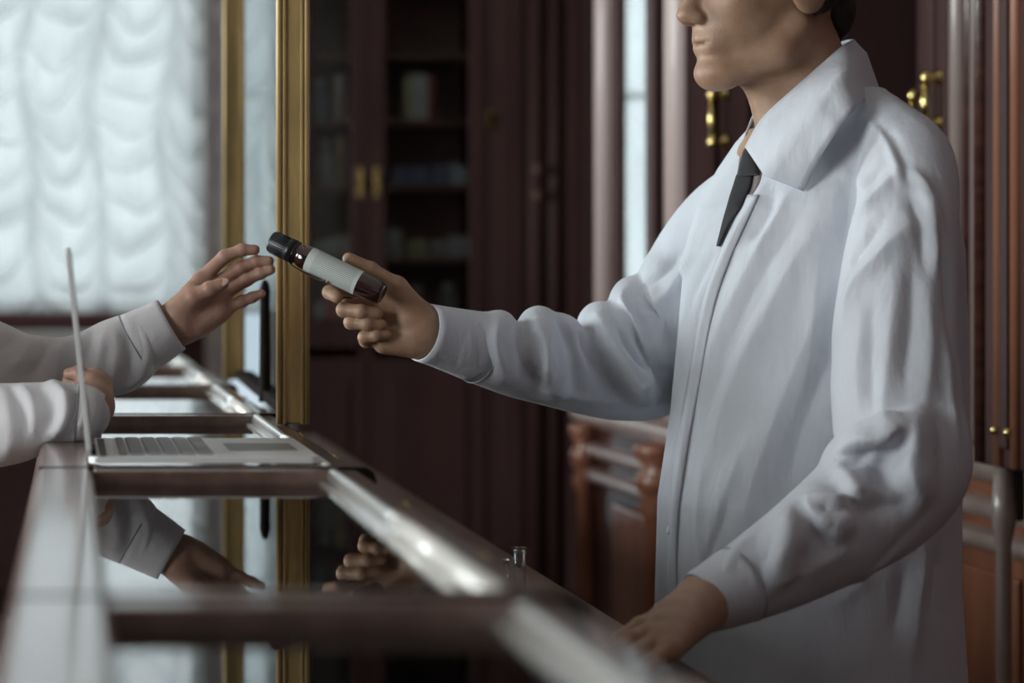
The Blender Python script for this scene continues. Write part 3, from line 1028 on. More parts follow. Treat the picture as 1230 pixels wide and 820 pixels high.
gilt_post(.312, 3.29, .045, 2.5)
gilt_post(.3365, 4.82, .042, 2.5)
def skewed(w, z0, z1, bev=0.0):
    bm = bmesh.new()
    for x, y in ((.325, 3.312), (.356, 4.80)):
        for s in (-1, 1):
            for z in (z0, z1): bm.verts.new((x + s * w / 2, y, z))
    bmesh.ops.convex_hull(bm, input=list(bm.verts))
    return bm_out(bm)


obj('bottom_rail', skewed(.030, 1.0508, 1.068), M['ebony'], sc)
obj('pane', skewed(.004, 1.068, 2.5), M['pane_soft'], sc)
pc = obj('clamp_post', lathe([(0, .011), (.004, .011), (.012, .010), (.17, .0085), (.185, .0092), (.198, .007), (.205, .003)], (.3265, 3.92, 1.0485), (0, 0, 1), 16), M['ebony'], sc, True)

# ================================================================ laptop
LP0, LP1 = 2.548, 2.862
lx0, lx1, lz = 0.020, 0.272, 1.0512
lap = thing('laptop', (.14, 2.7, lz), 'silver laptop standing open across the counter, screen towards the man', 'laptop')


def slab(x0, x1, y0, y1, z0, z1, r, bev=.0015):
    """rounded-corner slab"""
    pr = []
    for cx, cy, a0 in ((x1 - r, y1 - r, 0), (x0 + r, y1 - r, 90), (x0 + r, y0 + r, 180), (x1 - r, y0 + r, 270)):
        for q in np.linspace(a0, a0 + 90, 6):
            pr.append((cx + r * math.cos(math.radians(q)), cy + r * math.sin(math.radians(q))))
    bm = bmesh.new()
    lo = [bm.verts.new((x, y, z0)) for x, y in pr]
    hi = [bm.verts.new((x, y, z1)) for x, y in pr]
    n = len(pr)
    bm.faces.new(lo[::-1])
    top = bm.faces.new(hi)
    for i in range(n): bm.faces.new([lo[i], lo[(i + 1) % n], hi[(i + 1) % n], hi[i]])
    bmesh.ops.bevel(bm, geom=[e for e in bm.edges if abs(e.verts[0].co.z - e.verts[1].co.z) < 1e-6], offset=bev, segments=2, affect='EDGES')
    return bm_out(bm)


base = obj('base', slab(lx0, lx1, LP0, LP1, lz, lz + .0068, .008), M['alu'], lap, False)
zt = lz + .0068
obj('hinge_bar', tube([(lx0 + .004, LP0 + .03, zt + .002), (lx0 + .004, LP1 - .03, zt + .002)], .0045, 10), M['screen'], lap, True)
obj('keyboard_well', box(lx0 + .030, lx0 + .142, LP0 + .018, LP1 - .018, zt - .001, zt + .0006), M['key_white'], base)
obj('speaker_slot', box(lx0 + .012, lx0 + .020, LP0 + .01, LP1 - .02, zt - .001, zt + .0005), M['screen'], base)
obj('trackpad', slab(lx0 + .160, lx0 + .238, LP0 + .10, LP1 - .10, zt - .001, zt + .0006, .004, .0003), M['key'], base)
kw, kd = .0158, .0162
km = {}


def keymesh(w, d):
    k = (round(w, 4), round(d, 4))
    if k not in km:
        V, F = box(-w / 2, w / 2, -d / 2, d / 2, 0, .0022, .0007, 1)
        me = bpy.data.meshes.new('key')
        me.from_pydata([tuple(v) for v in V], [], F)
        me.materials.append(M['key'])
        km[k] = me
    return km[k]


rows = [(.009, [1.0] * 14), (.0162, [1] * 13 + [1.4]), (.0162, [1.4] + [1] * 13), (.0162, [1.7] + [1] * 11 + [1.7]), (.0162, [2.2] + [1] * 10 + [2.2]), (.0162, [1, 1, 1, 1.2, 5.2, 1.2, 1, 1, 1, 1])]
xk = lx0 + .034
span = LP1 - LP0 - .042
for rd, ks in rows:
    tot = sum(ks)
    yk = LP1 - .021
    for wgt in ks:
        dy = span * wgt / tot
        o = bpy.data.objects.new('key', keymesh(rd, dy - .003))
        COL.objects.link(o)
        o.parent = base
        o.location = Vector((xk + rd / 2, yk - dy / 2, zt + .0006)) - ORG[base.name]
        yk -= dy
    xk += rd + .0028
# lid: leans slightly past upright towards the customer
h0 = Vector((lx0 + .003, 0, zt + .001))
top = at(84.5, 297, LP0 + .01)
ld = Vector((top.x - h0.x, 0, top.z - h0.z))
LL = ld.length
ld.normalize()
ln = Vector((ld.z, 0, -ld.x))
V, F = slab(0, LL, LP0, LP1, -.0058, 0, .008)
obj('lid', ([Vector((h0.x + ld.x * v.x + ln.x * v.z, v.y, h0.z + ld.z * v.x + ln.z * v.z)) for v in V], F), M['alu'], lap)
V, F = box(.012, LL - .006, LP0 + .006, LP1 - .006, -.0002, .0007)
obj('screen', ([Vector((h0.x + ld.x * v.x + ln.x * v.z, v.y, h0.z + ld.z * v.x + ln.z * v.z)) for v in V], F), M['screen'], lap)

# ================================================================ bottle
KB = 1.125  # bottle scaled about the camera by the same factor as the man
bt0, bt1 = at(325, 289, 2.797 * KB), at(460, 354, 2.752 * KB)
ax = (bt1 - bt0)
BL = ax.length
ax.normalize()
R = .0168
bot = thing('medicine_bottle', bt1, 'small dark amber medicine bottle with pale printed label and black cap, held out', 'bottle')
cap_ = obj('cap', lathe([(0, .0125), (.0015, .0142), (.004, .0150), (.026, .0150), (.027, .0163), (.0345, .0163), (.0355, .0135)], bt0, ax, 40), M['cap'], bot, True)
uu, ww, dd = frame_of(ax)
for q in range(30):
    th = 2 * math.pi * q / 30
    o_ = (uu * math.cos(th) + ww * math.sin(th)) * .0151
    obj('grip_rib', tube([bt0 + o_ + ax * .005, bt0 + o_ + ax * .025], .0005, 5), M['cap'], cap_, True)
glass = obj('glass_body', lathe([(.033, .0115), (.037, .0118), (.0385, .0135), (.041, .0135), (.0425, .0128), (.046, .0150), (.050, .0163), (.055, R), (BL - .018, R), (BL - .016, R - .0004), (BL - .006, R - .0008), (BL - .002, R - .0025), (BL, R - .005), (BL - .002, R - .008)], bt0, ax, 40), M['amber'], bot, True)
obj('seal_ring', lathe([(.0355, .0145), (.0365, .0160), (.0395, .0160), (.0405, .0142)], bt0, ax, 36), M['glass'], bot, True)
dn = Vector((0, -.25, -1))
dn = (dn - ax * dn.dot(ax)).normalized()
sd = ax.cross(dn)
G_ = []
for q in np.linspace(0, 1, 14):
    t_ = .036 + .064 * q
    lift = R + .0008 + .0035 * math.sin(math.pi * q) * (1 - .3 * q)
    G_.append([bt0 + ax * t_ + dn * lift * math.cos(e) + sd * lift * math.sin(e) for e in np.linspace(-.35, .35, 6)])
obj('tamper_strip', grid_surface(G_, .0006), M['glass'], bot, True)
# wrap-around label with print
u, w, d_ = frame_of(ax)
nl = 40
LV, LF, LUV = [], [], []
ta, tb = .345 * BL, .79 * BL
for k in range(2):
    for i in range(nl + 1):
        th = math.radians(-150 + 300 * i / nl)
        # face the camera: direction -y is the middle of the label
        cdir = Vector((0, -1, 0)) - ax * ax.dot(Vector((0, -1, 0)))
        cdir.normalize()
        sdir = ax.cross(cdir)
        LV.append(bt0 + ax * (ta if k == 0 else tb) + (cdir * math.cos(th) + sdir * math.sin(th)) * (R + .0004))
for i in range(nl):
    LF.append([i, i + 1, nl + 1 + i + 1, nl + 1 + i])
lab = obj('label', (LV, LF), M['label'], bot, True)
uvl = lab.data.uv_layers.new(name='UVMap')
for li, lp_ in enumerate(lab.data.loops):
    vi = lp_.vertex_index
    uvl.data[li].uv = (0.0 if vi <= nl else 1.0, (vi % (nl + 1)) / nl)

# small vial and stopper on the ledge
vy = 3.26
vp = at(624.5, 670, vy)
vx = vp.x
vt = at(624.5, 657, vy).z
v = thing('glass_vial', (vx, vy, .82), 'small clear glass vial with flared rim on the brown ledge', 'vial')
hh = vt - .82
obj('tube', lathe([(0, .007), (.0015, .0088), (hh - .004, .0088), (hh - .003, .0108), (hh, .0108), (hh, .0092), (hh - .004, .0074), (.003, .0074), (.003, .001)], (vx, vy, .82), (0, 0, 1), 28), M['glass'], v, True)
sp = at(608, 671, 3.32)
v = thing('glass_stopper', (sp.x, 3.32, .82), 'tiny clear glass dropper standing left of the vial', 'stopper')
obj('stem', lathe([(0, .004), (sp.z - .82 - .002, .004)], (sp.x, 3.32, .82), (0, 0, 1), 12), M['glass'], v, True)
obj('plate', lathe([(0, .007), (.0015, .0075), (.003, .007)], (sp.x, 3.32, sp.z - .002), (0, 0, 1), 18), M['glass'], v, True)

# ================================================================ people
def stations(st, n):
    """(px, py, distance, radius px) rows -> points and radii"""
    S = spline(st, n)
    return [np.array(at(a, b, d)) for a, b, d, r in S], [r * d / FPX for a, b, d, r in S]


def hollow_tube(pts, rad, thick=.0022, n=48, squash=None):
    """open cloth tube with wall thickness (cuffs)"""
    V, F = [], []
    m = len(pts)
    ax_ = Vector(pts[-1]) - Vector(pts[0])
    u, w, d = frame_of(ax_)
    for s, off in ((0, 0.0), (1, -thick)):
        for k in range(m):
            for i in range(n):
                th = 2 * math.pi * i / n
                r = rad[k] + off
                V.append(Vector(pts[k]) + (u * math.cos(th) + w * math.sin(th)) * r)
    for s in (0, 1):
        for k in range(m - 1):
            for i in range(n):
                j = (i + 1) % n
                q = [s * m * n + k * n + i, s * m * n + k * n + j, s * m * n + (k + 1) * n + j, s * m * n + (k + 1) * n + i]
                F.append(q if s == 0 else q[::-1])
    for k in (0, m - 1):
        for i in range(n):
            j = (i + 1) % n
            F.append([k * n + i, m * n + k * n + i, m * n + k * n + j, k * n + j])
    bm = bmesh.new()
    vs = [bm.verts.new(v) for v in V]
    for f in F: bm.faces.new([vs[i] for i in f])
    return bm_out(bm)


def make_hand(h, arm, palm, fingers, thumb, kf=.006, kp=.014, smooth=2, rs=1.0):
    arm = [(p, r * rs) for p, r in arm]
    palm = [(a, b, ra * rs, rb * rs) for a, b, ra, rb in palm]
    fingers = [(f, [r * rs for r in rr]) for f, rr in fingers]
    thumb = (thumb[0], [r * rs for r in thumb[1]])
    allp = np.array([p for p, r in arm] + [p for f, r in fingers for p in f] + [p for p in thumb[0]] + [q for a, b, ra, rb in palm for q in (a, b)])
    base = Field(allp.min(0) - .035, allp.max(0) + .035, h)
    for i in range(len(arm) - 1):
        base.cap(arm[i][0], arm[i + 1][0], arm[i][1], arm[i + 1][1], kp)
    for a, b, ra, rb in palm: base.cap(a, b, ra, rb, kp)
    res = base.f.copy()
    for pts, rad in fingers + [thumb]:
        k = kf if pts is not thumb[0] else .012
        g = base.like()
        g.chain(pts, rad, .002)
        # soft pads and knuckles
        for j in range(1, len(pts) - 1):
            g.ell(pts[j], (rad[j] * 1.06,) * 3, None, .003)
        res = np.minimum(res, smin(base.f, g.f, k))
    base.f = res
    return base.mesh(smooth)


def join_np(parts):
    V, F, n = [], [], 0
    for v, f in parts:
        V.append(np.asarray(v, dtype=np.float64))
        F.append(np.asarray(f) + n)
        n += len(v)
    return np.vstack(V), np.vstack(F)


def head_field(fd, C, face, tilt, hs=1.0):
    """sculpt a head into field fd: C centre, face = horizontal looking direction, tilt = nod (rad)"""
    f = Vector((face[0], face[1], 0)).normalized()
    up = Vector((0, 0, 1))
    side = up.cross(f)
    Rm = Matrix((f, side, up)).transposed()
    Rm = Rm @ Matrix.Rotation(tilt, 3, 'Y')
    P = lambda x, y, z: np.array(Vector(C) + Rm @ (Vector((x, y, z)) * hs))
    e0, c0 = fd.ell, fd.cap
    ell = lambda c, r, R, k, op='add': e0(c, tuple(q * hs for q in r), R, k * hs, op)
    cap = lambda a, b, ra, rb, k: c0(a, b, ra * hs, rb * hs, k * hs)
    ell(P(-.018, 0, .035), (.098, .077, .084), Rm, .02)
    ell(P(.030, 0, -.015), (.066, .060, .086), Rm, .03)
    for s in (-1, 1):
        cap(P(-.012, s * .052, -.045), P(.015, s * .046, -.080), .017, .016, .02)
        cap(P(.015, s * .046, -.080), P(.066, s * .016, -.100), .016, .017, .02)
        ell(P(.058, s * .037, -.012), (.022, .02, .018), Rm, .018)
        ell(P(.083, s * .031, .012), (.014, .017, .011), Rm, .008, 'sub')
        cap(P(.084, s * .012, .030), P(.078, s * .045, .030), .008, .007, .012)
        ell(P(-.012, s * .077, -.002), (.026, .009, .034), Rm, .006)
        ell(P(-.008, s * .087, .004), (.014, .007, .018), Rm, .005, 'sub')
        ell(P(.102, s * .011, -.030), (.010, .008, .008), Rm, .005)
    ell(P(.076, 0, -.097), (.024, .025, .020), Rm, .018)
    cap(P(.086, 0, .028), P(.108, 0, -.020), .007, .0105, .010)
    ell(P(.112, 0, -.025), (.011, .012, .010), Rm, .006)
    ell(P(.078, 0, -.058), (.020, .026, .022), Rm, .015)
    cap(P(.086, -.017, -.057), P(.0915, 0, -.0545), .0045, .0055, .006)
    cap(P(.086, .017, -.057), P(.0915, 0, -.0545), .0045, .0055, .006)
    cap(P(.086, -.012, -.067), P(.086, .012, -.067), .0065, .0065, .007)
    ell(P(.099, 0, -.0612), (.010, .022, .0012), Rm, .003, 'sub')
    return P, Rm


def hair_mesh(P, Rm, lo, hi, long=False):
    g = Field(lo, hi, .004)
    g.ell(P(-.026, 0, .045), (.101, .084, .088), Rm, .01)
    for s in (-1, 1): g.ell(P(-.03, s * .058, .01), (.05, .028, .05), Rm, .02)
    if long:
        g.ell(P(-.10, 0, -.03), (.045, .05, .06), Rm, .03)
    g.ell(P(-.09, 0, -.02), (.03, .055, .055), Rm, .02)
    g.ell(P(.035, 0, .098), (.058, .066, .034), Rm, .03)
    g.ell(P(.100, 0, -.030), (.090, .09, .082), Rm, .012, 'sub')
    for s in (-1, 1): g.ell(P(.0, s * .09, -.03), (.045, .03, .05), Rm, .008, 'sub')
    return g.mesh(1)


def eyes(P, parent):
    for s in (-1, 1):
        c = P(.072, s * .031, .010)
        obj('eye', ellipsoid(c, (.0115,) * 3), M['button'], parent, True)
        e = P(.0795, s * .031, .010)
        obj('iris', ellipsoid(e, (.005, .005, .005)), M['hair'], parent, True)


def nail(c, along, normal, w, l, parent):
    along = Vector(along).normalized()
    nrm = (Vector(normal) - along * along.dot(Vector(normal))).normalized()
    Rm = Matrix((along, nrm.cross(along), nrm)).transposed()
    obj('fingernail', ellipsoid(Vector(c), (l, w, .0018), Rm, 14, 8), M['nail'], parent, True)


# ---------------------------------------------------------------- the man behind the counter
man = thing('person', (.99, 3.15, 0), 'man in a loose white coat and dark tie holding out a bottle across the counter', 'person')
KM = 1.125      # man's distances and sizes scaled about the camera, farther off than the laptop
am = lambda px, py, d: at(px, py, d * KM)
FM = Vector((-.94, -.342, 0)).normalized()

# right hand closed around the bottle
h1 = lambda px, py, dm: np.array(am(px, py, 2.785 + dm / 1000))
mm = .001
bf = [
    ([h1(446, 350, 27), h1(410, 346, 25), h1(396, 351, 4), h1(405, 357, -14)], [.0098, .0088, .0082, .0072]),
    ([h1(452, 366, 30), h1(416, 369, 22), h1(413, 372, -4), h1(434, 374, -17), h1(453, 376, -16)], [.0102, .0092, .0086, .0080, .0072]),
    ([h1(458, 384, 28), h1(424, 384, 20), h1(422, 387, -4), h1(441, 389, -15), h1(458, 390, -13)], [.0098, .0088, .0084, .0078, .0070]),
    ([h1(464, 404, 22), h1(440, 409, 10), h1(438, 405, -6), h1(452, 403, -13), h1(464, 402, -11)], [.0092, .0082, .0076, .0070, .0064]),
]
th1 = ([h1(492, 378, 2), h1(474, 346, 2), h1(444, 325, 4), h1(419, 311, 2)], [.0175, .0135, .0108, .0078])
palm1 = [(h1(512, 392, 12), h1(452, 356, 26), .021, .0125), (h1(512, 398, 12), h1(454, 370, 28), .022, .0130), (h1(512, 402, 12), h1(458, 387, 26), .022, .0130),
         (h1(510, 408, 12), h1(462, 406, 20), .022, .0125), (h1(505, 388, 6), h1(476, 350, 6), .022, .0150), (h1(495, 412, 4), h1(462, 412, 6), .016, .0135)]
arm1 = [(h1(580, 418, 30), .031), (h1(545, 408, 20), .029), (h1(515, 398, 12), .0275)]
hand1 = make_hand(.0015, arm1, palm1, bf, th1, rs=KM)

# left hand resting on the ledge
h2 = lambda px, py, d: np.array(am(px, py, d))
W2 = h2(848, 722, 2.40)
f2 = [
    ([h2(800, 738, 2.35), h2(768, 752, 2.325), h2(745, 768, 2.31), h2(732, 784, 2.30)], [.0105, .0092, .0084, .0075]),
    ([h2(794, 752, 2.32), h2(760, 768, 2.29), h2(737, 786, 2.275), h2(724, 803, 2.265)], [.0105, .0094, .0086, .0076]),
    ([h2(796, 766, 2.295), h2(766, 783, 2.265), h2(744, 801, 2.25), h2(731, 815, 2.242)], [.0100, .0090, .0082, .0074]),
    ([h2(804, 780, 2.275), h2(780, 797, 2.25), h2(763, 811, 2.237), h2(752, 823, 2.23)], [.0090, .0080, .0074, .0066]),
]
th2 = ([h2(838, 728, 2.41), h2(815, 742, 2.40), h2(792, 760, 2.385), h2(776, 775, 2.375)], [.0165, .0130, .0105, .0080])
palm2 = [(W2, f2[i][0][0], .024, .0135) for i in range(4)]
arm2 = [(h2(925, 682, 2.43), .033), (h2(885, 702, 2.415), .030), (W2, .027)]
hand2 = make_hand(.0020, arm2, palm2, f2, th2, rs=KM)

# head, neck, hidden trunk, arms and legs
MC = am(974, 340, 2.803)
MX, MY = MC.x, MC.y
man.location = (MX, MY, 0)
ORG[man.name] = Vector((MX, MY, 0))
fd = Field((.50, 2.55, 0.0), (1.42, 3.68, 1.80), .0066)
hd = Field((.74, 2.95, 1.33), (1.20, 3.36, 1.80), .0028)
HC = am(917, -9, 2.79)
Ph, Rh = head_field(hd, HC, (-.955, -.29), .06, 1.08)
nb = am(980, 150, 2.805)
hd.cap(Ph(-.040, 0, -.075), nb, .060, .069, .03)
hd.cap(Ph(.010, 0, -.112), am(945, 165, 2.79), .018, .032, .035)
head1 = hd.mesh(1)
fd.torso([(1.46, MX, MY, .07, .10), (1.40, MX, MY, .09, .15), (1.25, MX, MY, .11, .155), (1.05, MX, MY, .115, .14), (.92, MX, MY, .12, .15), (.82, MX, MY, .12, .15)], FM, .02)
sL, sR = am(1090, 205, 2.64), am(880, 262, 2.955)
fd.chain([sL, am(1078, 500, 2.55), am(1050, 590, 2.50), am(930, 680, 2.43)], [.045, .042, .040, .033], .03)
fd.chain([sR, am(800, 400, 2.965), am(760, 440, 2.94), am(600, 422, 2.83)], [.045, .042, .040, .031], .03)
Lm = Vector((-FM.y, FM.x, 0))
LEGS = []
for s in (-1, 1):
    hip = Vector((MX, MY, .84)) + Lm * .085 * s
    kn = hip + Vector((0, 0, -.40)) + FM * .02
    LEGS.append((hip, kn, kn + Vector((0, 0, -.38)) - FM * .03))
    fd.chain(LEGS[-1], [.08, .055, .04], .03)
trunk1 = fd.mesh(1)
body = obj('body', join_np([trunk1, head1, hand1, hand2]), M['skin'], man, True)
obj('hair', hair_mesh(Ph, Rh, Vector(HC) - Vector((.22, .22, .22)), Vector(HC) + Vector((.22, .22, .22))), M['hair'], man, True)
eyes(Ph, man)

# trousers and shoes
tf = Field((MX - .3, MY - .35, 0.03), (MX + .3, MY + .35, .95), .008)
tf.torso([(.93, MX, MY, .122, .15), (.82, MX, MY, .122, .15)], FM, .02)
for lg_ in LEGS: tf.chain(lg_, [.090, .076, .070], .03)
obj('trousers', tf.mesh(2), M['cloth_dark'], man, True)
for hip, kn, an in LEGS:
    c0 = Vector((an.x, an.y, .05))
    sf = Field(c0 - Vector((.25, .25, .06)), c0 + Vector((.25, .25, .12)), .005)
    sf.chain([c0 - FM * .05 + Vector((0, 0, -.005)), c0 + FM * .08 + Vector((0, 0, -.012)), c0 + FM * .17 + Vector((0, 0, -.02))], [.045, .042, .03], .01)
    obj('shoe', sf.mesh(1), M['leather'], man, True)

# the coat: trunk and both sleeves sculpted as one garment, then folded
cf = Field((.50, 2.54, .34), (1.42, 3.55, 1.54), .0034)
TR = []
for y, cx, a_, b_ in ((118, 992, .042, .085), (140, 994, .056, .120), (165, 994, .074, .150), (200, 992, .098, .170), (250, 987, .130, .175), (300, 987, .153, .172), (400, 986, .167, .165),
                      (500, 982, .175, .165), (600, 970, .178, .168), (700, 968, .176, .175), (850, 970, .178, .19), (1020, 970, .184, .205)):
    p = am(cx, y, 2.80)
    TR.append((p.z, p.x, p.y, a_ * KM, b_ * KM))
cf.torso(TR, FM, .02)
# bunched cloth standing up in rolls at the elbows and shoulder
RIDGES = [
    ([(642, 392, 2.875), (648, 388, 2.866), (652, 405, 2.842), (659, 438, 2.830), (667, 468, 2.838)], 11.5),
    ([(712, 390, 2.935), (721, 384, 2.920), (730, 404, 2.884), (752, 442, 2.866), (780, 476, 2.882)], 14),
    ([(770, 352, 2.975), (757, 356, 2.955), (757, 378, 2.922), (772, 408, 2.906), (790, 434, 2.898)], 14.5), ([(668, 394, 2.882), (680, 402, 2.862), (690, 430, 2.85)], 7),
    ([(602, 386, 2.838), (597, 408, 2.808), (603, 446, 2.805)], 8), ([(790, 322, 2.968), (804, 346, 2.930), (814, 388, 2.912)], 12),
    ([(1010, 548, 2.525), (1032, 534, 2.475), (1060, 527, 2.457), (1082, 514, 2.455)], 13), ([(1010, 556, 2.518), (1026, 580, 2.462), (1034, 596, 2.440)], 11),
    ([(974, 600, 2.462), (987, 618, 2.424), (1005, 630, 2.412)], 10), ([(1100, 505, 2.466), (1094, 555, 2.448), (1100, 592, 2.446)], 11),
    ([(952, 612, 2.45), (946, 645, 2.402), (932, 688, 2.392)], 9),
]
ns = [(1050, 150, 2.72, 40), (1085, 185, 2.655, 50), (1090, 215, 2.635, 57), (1088, 260, 2.61, 60), (1080, 330, 2.585, 66), (1074, 420, 2.56, 72), (1079, 500, 2.54, 75), (1085, 555, 2.52, 77),
      (1052, 598, 2.50, 74), (1000, 637, 2.47, 65), (940, 675, 2.44, 55), (890, 702, 2.415, 45), (862, 716, 2.405, 38)]
P_, R_ = stations([(a, b, d * KM, r) for a, b, d, r in ns], 60)
cf.chain(P_[:13], R_[:13], .03)
for i in range(12, 59): cf.cap(P_[i], P_[i + 1], R_[i], R_[i + 1], .003)
fs = [(545, 409, 2.80, 35), (575, 417, 2.82, 42), (620, 432, 2.85, 44), (660, 438, 2.88, 48), (700, 444, 2.91, 52), (745, 447, 2.94, 57), (784, 434, 2.955, 64), (806, 392, 2.965, 53), (830, 338, 2.97, 50), (856, 296, 2.965, 50), (882, 262, 2.95, 46), (915, 240, 2.9, 44)]
P_, R_ = stations([(a, b, d * KM, r) for a, b, d, r in fs], 70)
for i in range(0, 69): cf.cap(P_[i], P_[i + 1], R_[i], R_[i + 1], .003 if i < 45 else .02)
for pts_, rp_ in RIDGES:
    S_ = spline([(a, b, d * KM) for a, b, d in pts_], 14)
    m_ = len(S_)
    for q in range(m_ - 1):
        r0, r1_ = (rp_ * (0.35 + 0.65 * math.sin(math.pi * (0.12 + 0.76 * e / (m_ - 1)))) * S_[e][2] / FPX for e in (q, q + 1))
        cf.cap(at(*S_[q]), at(*S_[q + 1]), r0, r1_, .026)
cV, cQ = cf.mesh(2)
FOLDS = [
    # front of the coat
    ([(985, 262), (935, 345), (885, 445), (852, 545)], 0.0036, .020), ([(962, 258), (905, 350), (866, 432)], -0.0024, .014),
    ([(1000, 335), (962, 425), (925, 520), (895, 610)], 0.0036, .022), ([(1002, 420), (965, 510), (940, 600)], -0.0054, .022),
    ([(942, 245), (900, 318), (864, 395), (842, 480)], 0.0030, .016), ([(900, 520), (865, 610), (845, 690)], 0.0024, .016),
    ([(880, 590), (860, 650), (838, 700)], -0.0018, .010), ([(930, 330), (880, 420), (850, 500)], -0.0021, .010),
    ([(985, 300), (975, 400), (955, 500)], 0.0024, .014), ([(842, 560), (838, 640), (850, 695)], 0.0018, .008),
    # overlapping front edge
    ([(915, 228), (892, 262), (868, 312), (848, 372), (836, 440), (824, 520), (812, 600), (806, 680)], .0045, .008),
    ([(905, 225), (880, 268), (856, 320), (838, 378), (827, 440), (815, 520), (803, 600)], -.004, .007),
    ([(930, 228), (918, 262), (900, 290)], -.006, .012), ([(945, 235), (930, 265), (910, 300)], .003, .008),
    # shoulder
    ([(1040, 142), (1062, 165), (1076, 195), (1082, 222)], .0035, .006), ([(1050, 142), (1072, 166), (1087, 196), (1093, 222)], -.0035, .006),
    ([(1000, 205), (1030, 215), (1045, 250)], .003, .012), ([(1025, 200), (1022, 250), (1012, 300)], -.006, .014),
    # near sleeve
    ([(1080, 205), (1050, 238), (1028, 264)], 0.0046, .010), ([(1062, 200), (1040, 225), (1030, 245)], -0.0033, .009),
    ([(1092, 270), (1055, 308), (1024, 345), (1012, 390)], 0.0052, .012), ([(1062, 262), (1035, 300), (1020, 320)], -0.0039, .010),
    ([(1076, 325), (1070, 400), (1062, 480), (1064, 510)], 0.0039, .012), ([(1098, 290), (1096, 380), (1086, 470)], -0.0046, .013),
    ([(1112, 330), (1116, 420), (1108, 500)], 0.0033, .013), ([(1035, 380), (1030, 450), (1034, 500)], 0.0020, .012), ([(1048, 360), (1046, 440), (1050, 490)], -0.0026, .010),
    ([(1003, 548), (1030, 530), (1058, 527), (1082, 512)], 0.0080, .011), ([(1012, 562), (1045, 545), (1075, 542), (1092, 522)], -0.0064, .009),
    ([(1004, 556), (1024, 580), (1033, 597)], 0.0064, .009), ([(1033, 597), (1005, 600), (970, 596)], 0.0048, .009),
    ([(1100, 505), (1094, 555), (1102, 592)], 0.0056, .011), ([(1040, 612), (1070, 606), (1098, 604)], -0.0040, .010), ([(1085, 520), (1062, 560), (1055, 590)], -0.0040, .012),
    ([(968, 597), (980, 618), (1002, 630)], 0.0056, .009), ([(985, 606), (1000, 612), (1020, 612)], -0.0048, .007),
    ([(948, 608), (944, 645), (930, 690)], 0.0048, .011), ([(925, 630), (922, 660), (910, 690)], -0.0040, .010), ([(905, 642), (882, 664), (870, 690)], 0.0032, .007),
    ([(1085, 655), (1040, 690), (1000, 730)], 0.0040, .012), ([(970, 650), (960, 690), (940, 720)], -0.0032, .012), ([(1020, 660), (980, 680), (935, 705)], 0.0032, .012),
    ([(1110, 620), (1060, 670), (1010, 715)], -0.0024, .008),
    # back
    ([(1122, 260), (1138, 330), (1140, 420)], -.005, .010), ([(1105, 225), (1122, 270), (1126, 320)], .006, .009), ([(1092, 232), (1106, 270), (1114, 330)], -.005, .008),
    ([(1090, 200), (1112, 225), (1132, 270)], .004, .008), ([(1135, 380), (1140, 470), (1150, 530)], .004, .010), ([(1110, 660), (1100, 720), (1095, 790)], .006, .014), ([(1130, 660), (1122, 740)], -.005, .010), ([(1085, 690), (1075, 760)], -.005, .010),
    # far sleeve
    ([(645, 380), (650, 415), (662, 462)], .009, .012), ([(625, 388), (630, 425), (642, 465)], -.007, .012), ([(672, 385), (690, 425), (692, 470)], -.006, .011),
    ([(718, 378), (735, 412), (765, 455), (785, 480)], .010, .012), ([(697, 396), (712, 430), (738, 475)], -.007, .012),
    ([(748, 352), (752, 385), (772, 415)], .011, .011), ([(742, 390), (762, 425), (790, 450)], -.008, .010), ([(600, 385), (594, 412), (606, 452)], .005, .009),
    ([(580, 395), (583, 425), (590, 445)], -.003, .008), ([(662, 392), (655, 430), (655, 465)], .004, .009), ([(775, 335), (792, 365), (796, 400)], .006, .010),
    ([(842, 292), (808, 345), (780, 380)], .006, .010), ([(822, 300), (795, 330), (770, 352)], -.004, .009), ([(620, 460), (700, 478), (770, 482)], .003, .010),
    ([(858, 300), (832, 350), (818, 400)], -.005, .010), ([(770, 410), (780, 445), (770, 465)], .005, .009),
]
cV = folds(cV, cQ, FOLDS, KM)
cV = laplace(cV, cQ, .2)
coat = obj('coat', (cV, cQ), M['coat'], man, True)
cbvh = BVHTree.FromPolygons([tuple(v) for v in cV], cQ.tolist())


def cuff(st, n, seam_at, parent, mtl):
    P_, R_ = stations(st, n)
    c = obj('cuff', hollow_tube(P_, R_), mtl, parent, True)
    k = seam_at
    u, w, d = frame_of(Vector(P_[-1]) - Vector(P_[0]))
    obj('seam', tube([Vector(P_[k]) + (u * math.cos(q) + w * math.sin(q)) * (R_[k] + .0004) for q in np.linspace(0, 2 * math.pi, 40)], .0007, 6), M['thread'], parent, True)
    return c


cuff([(a, b, d * KM, r) for a, b, d, r in ((508, 399, 2.787, 35.5), (535, 406, 2.80, 38), (575, 417, 2.82, 43.5))], 8, 7, coat, M['coat'])
cuff([(a, b, d * KM, r) for a, b, d, r in ((842, 724, 2.397, 38), (862, 715, 2.405, 42), (888, 702, 2.415, 47))], 8, 7, coat, M['coat'])

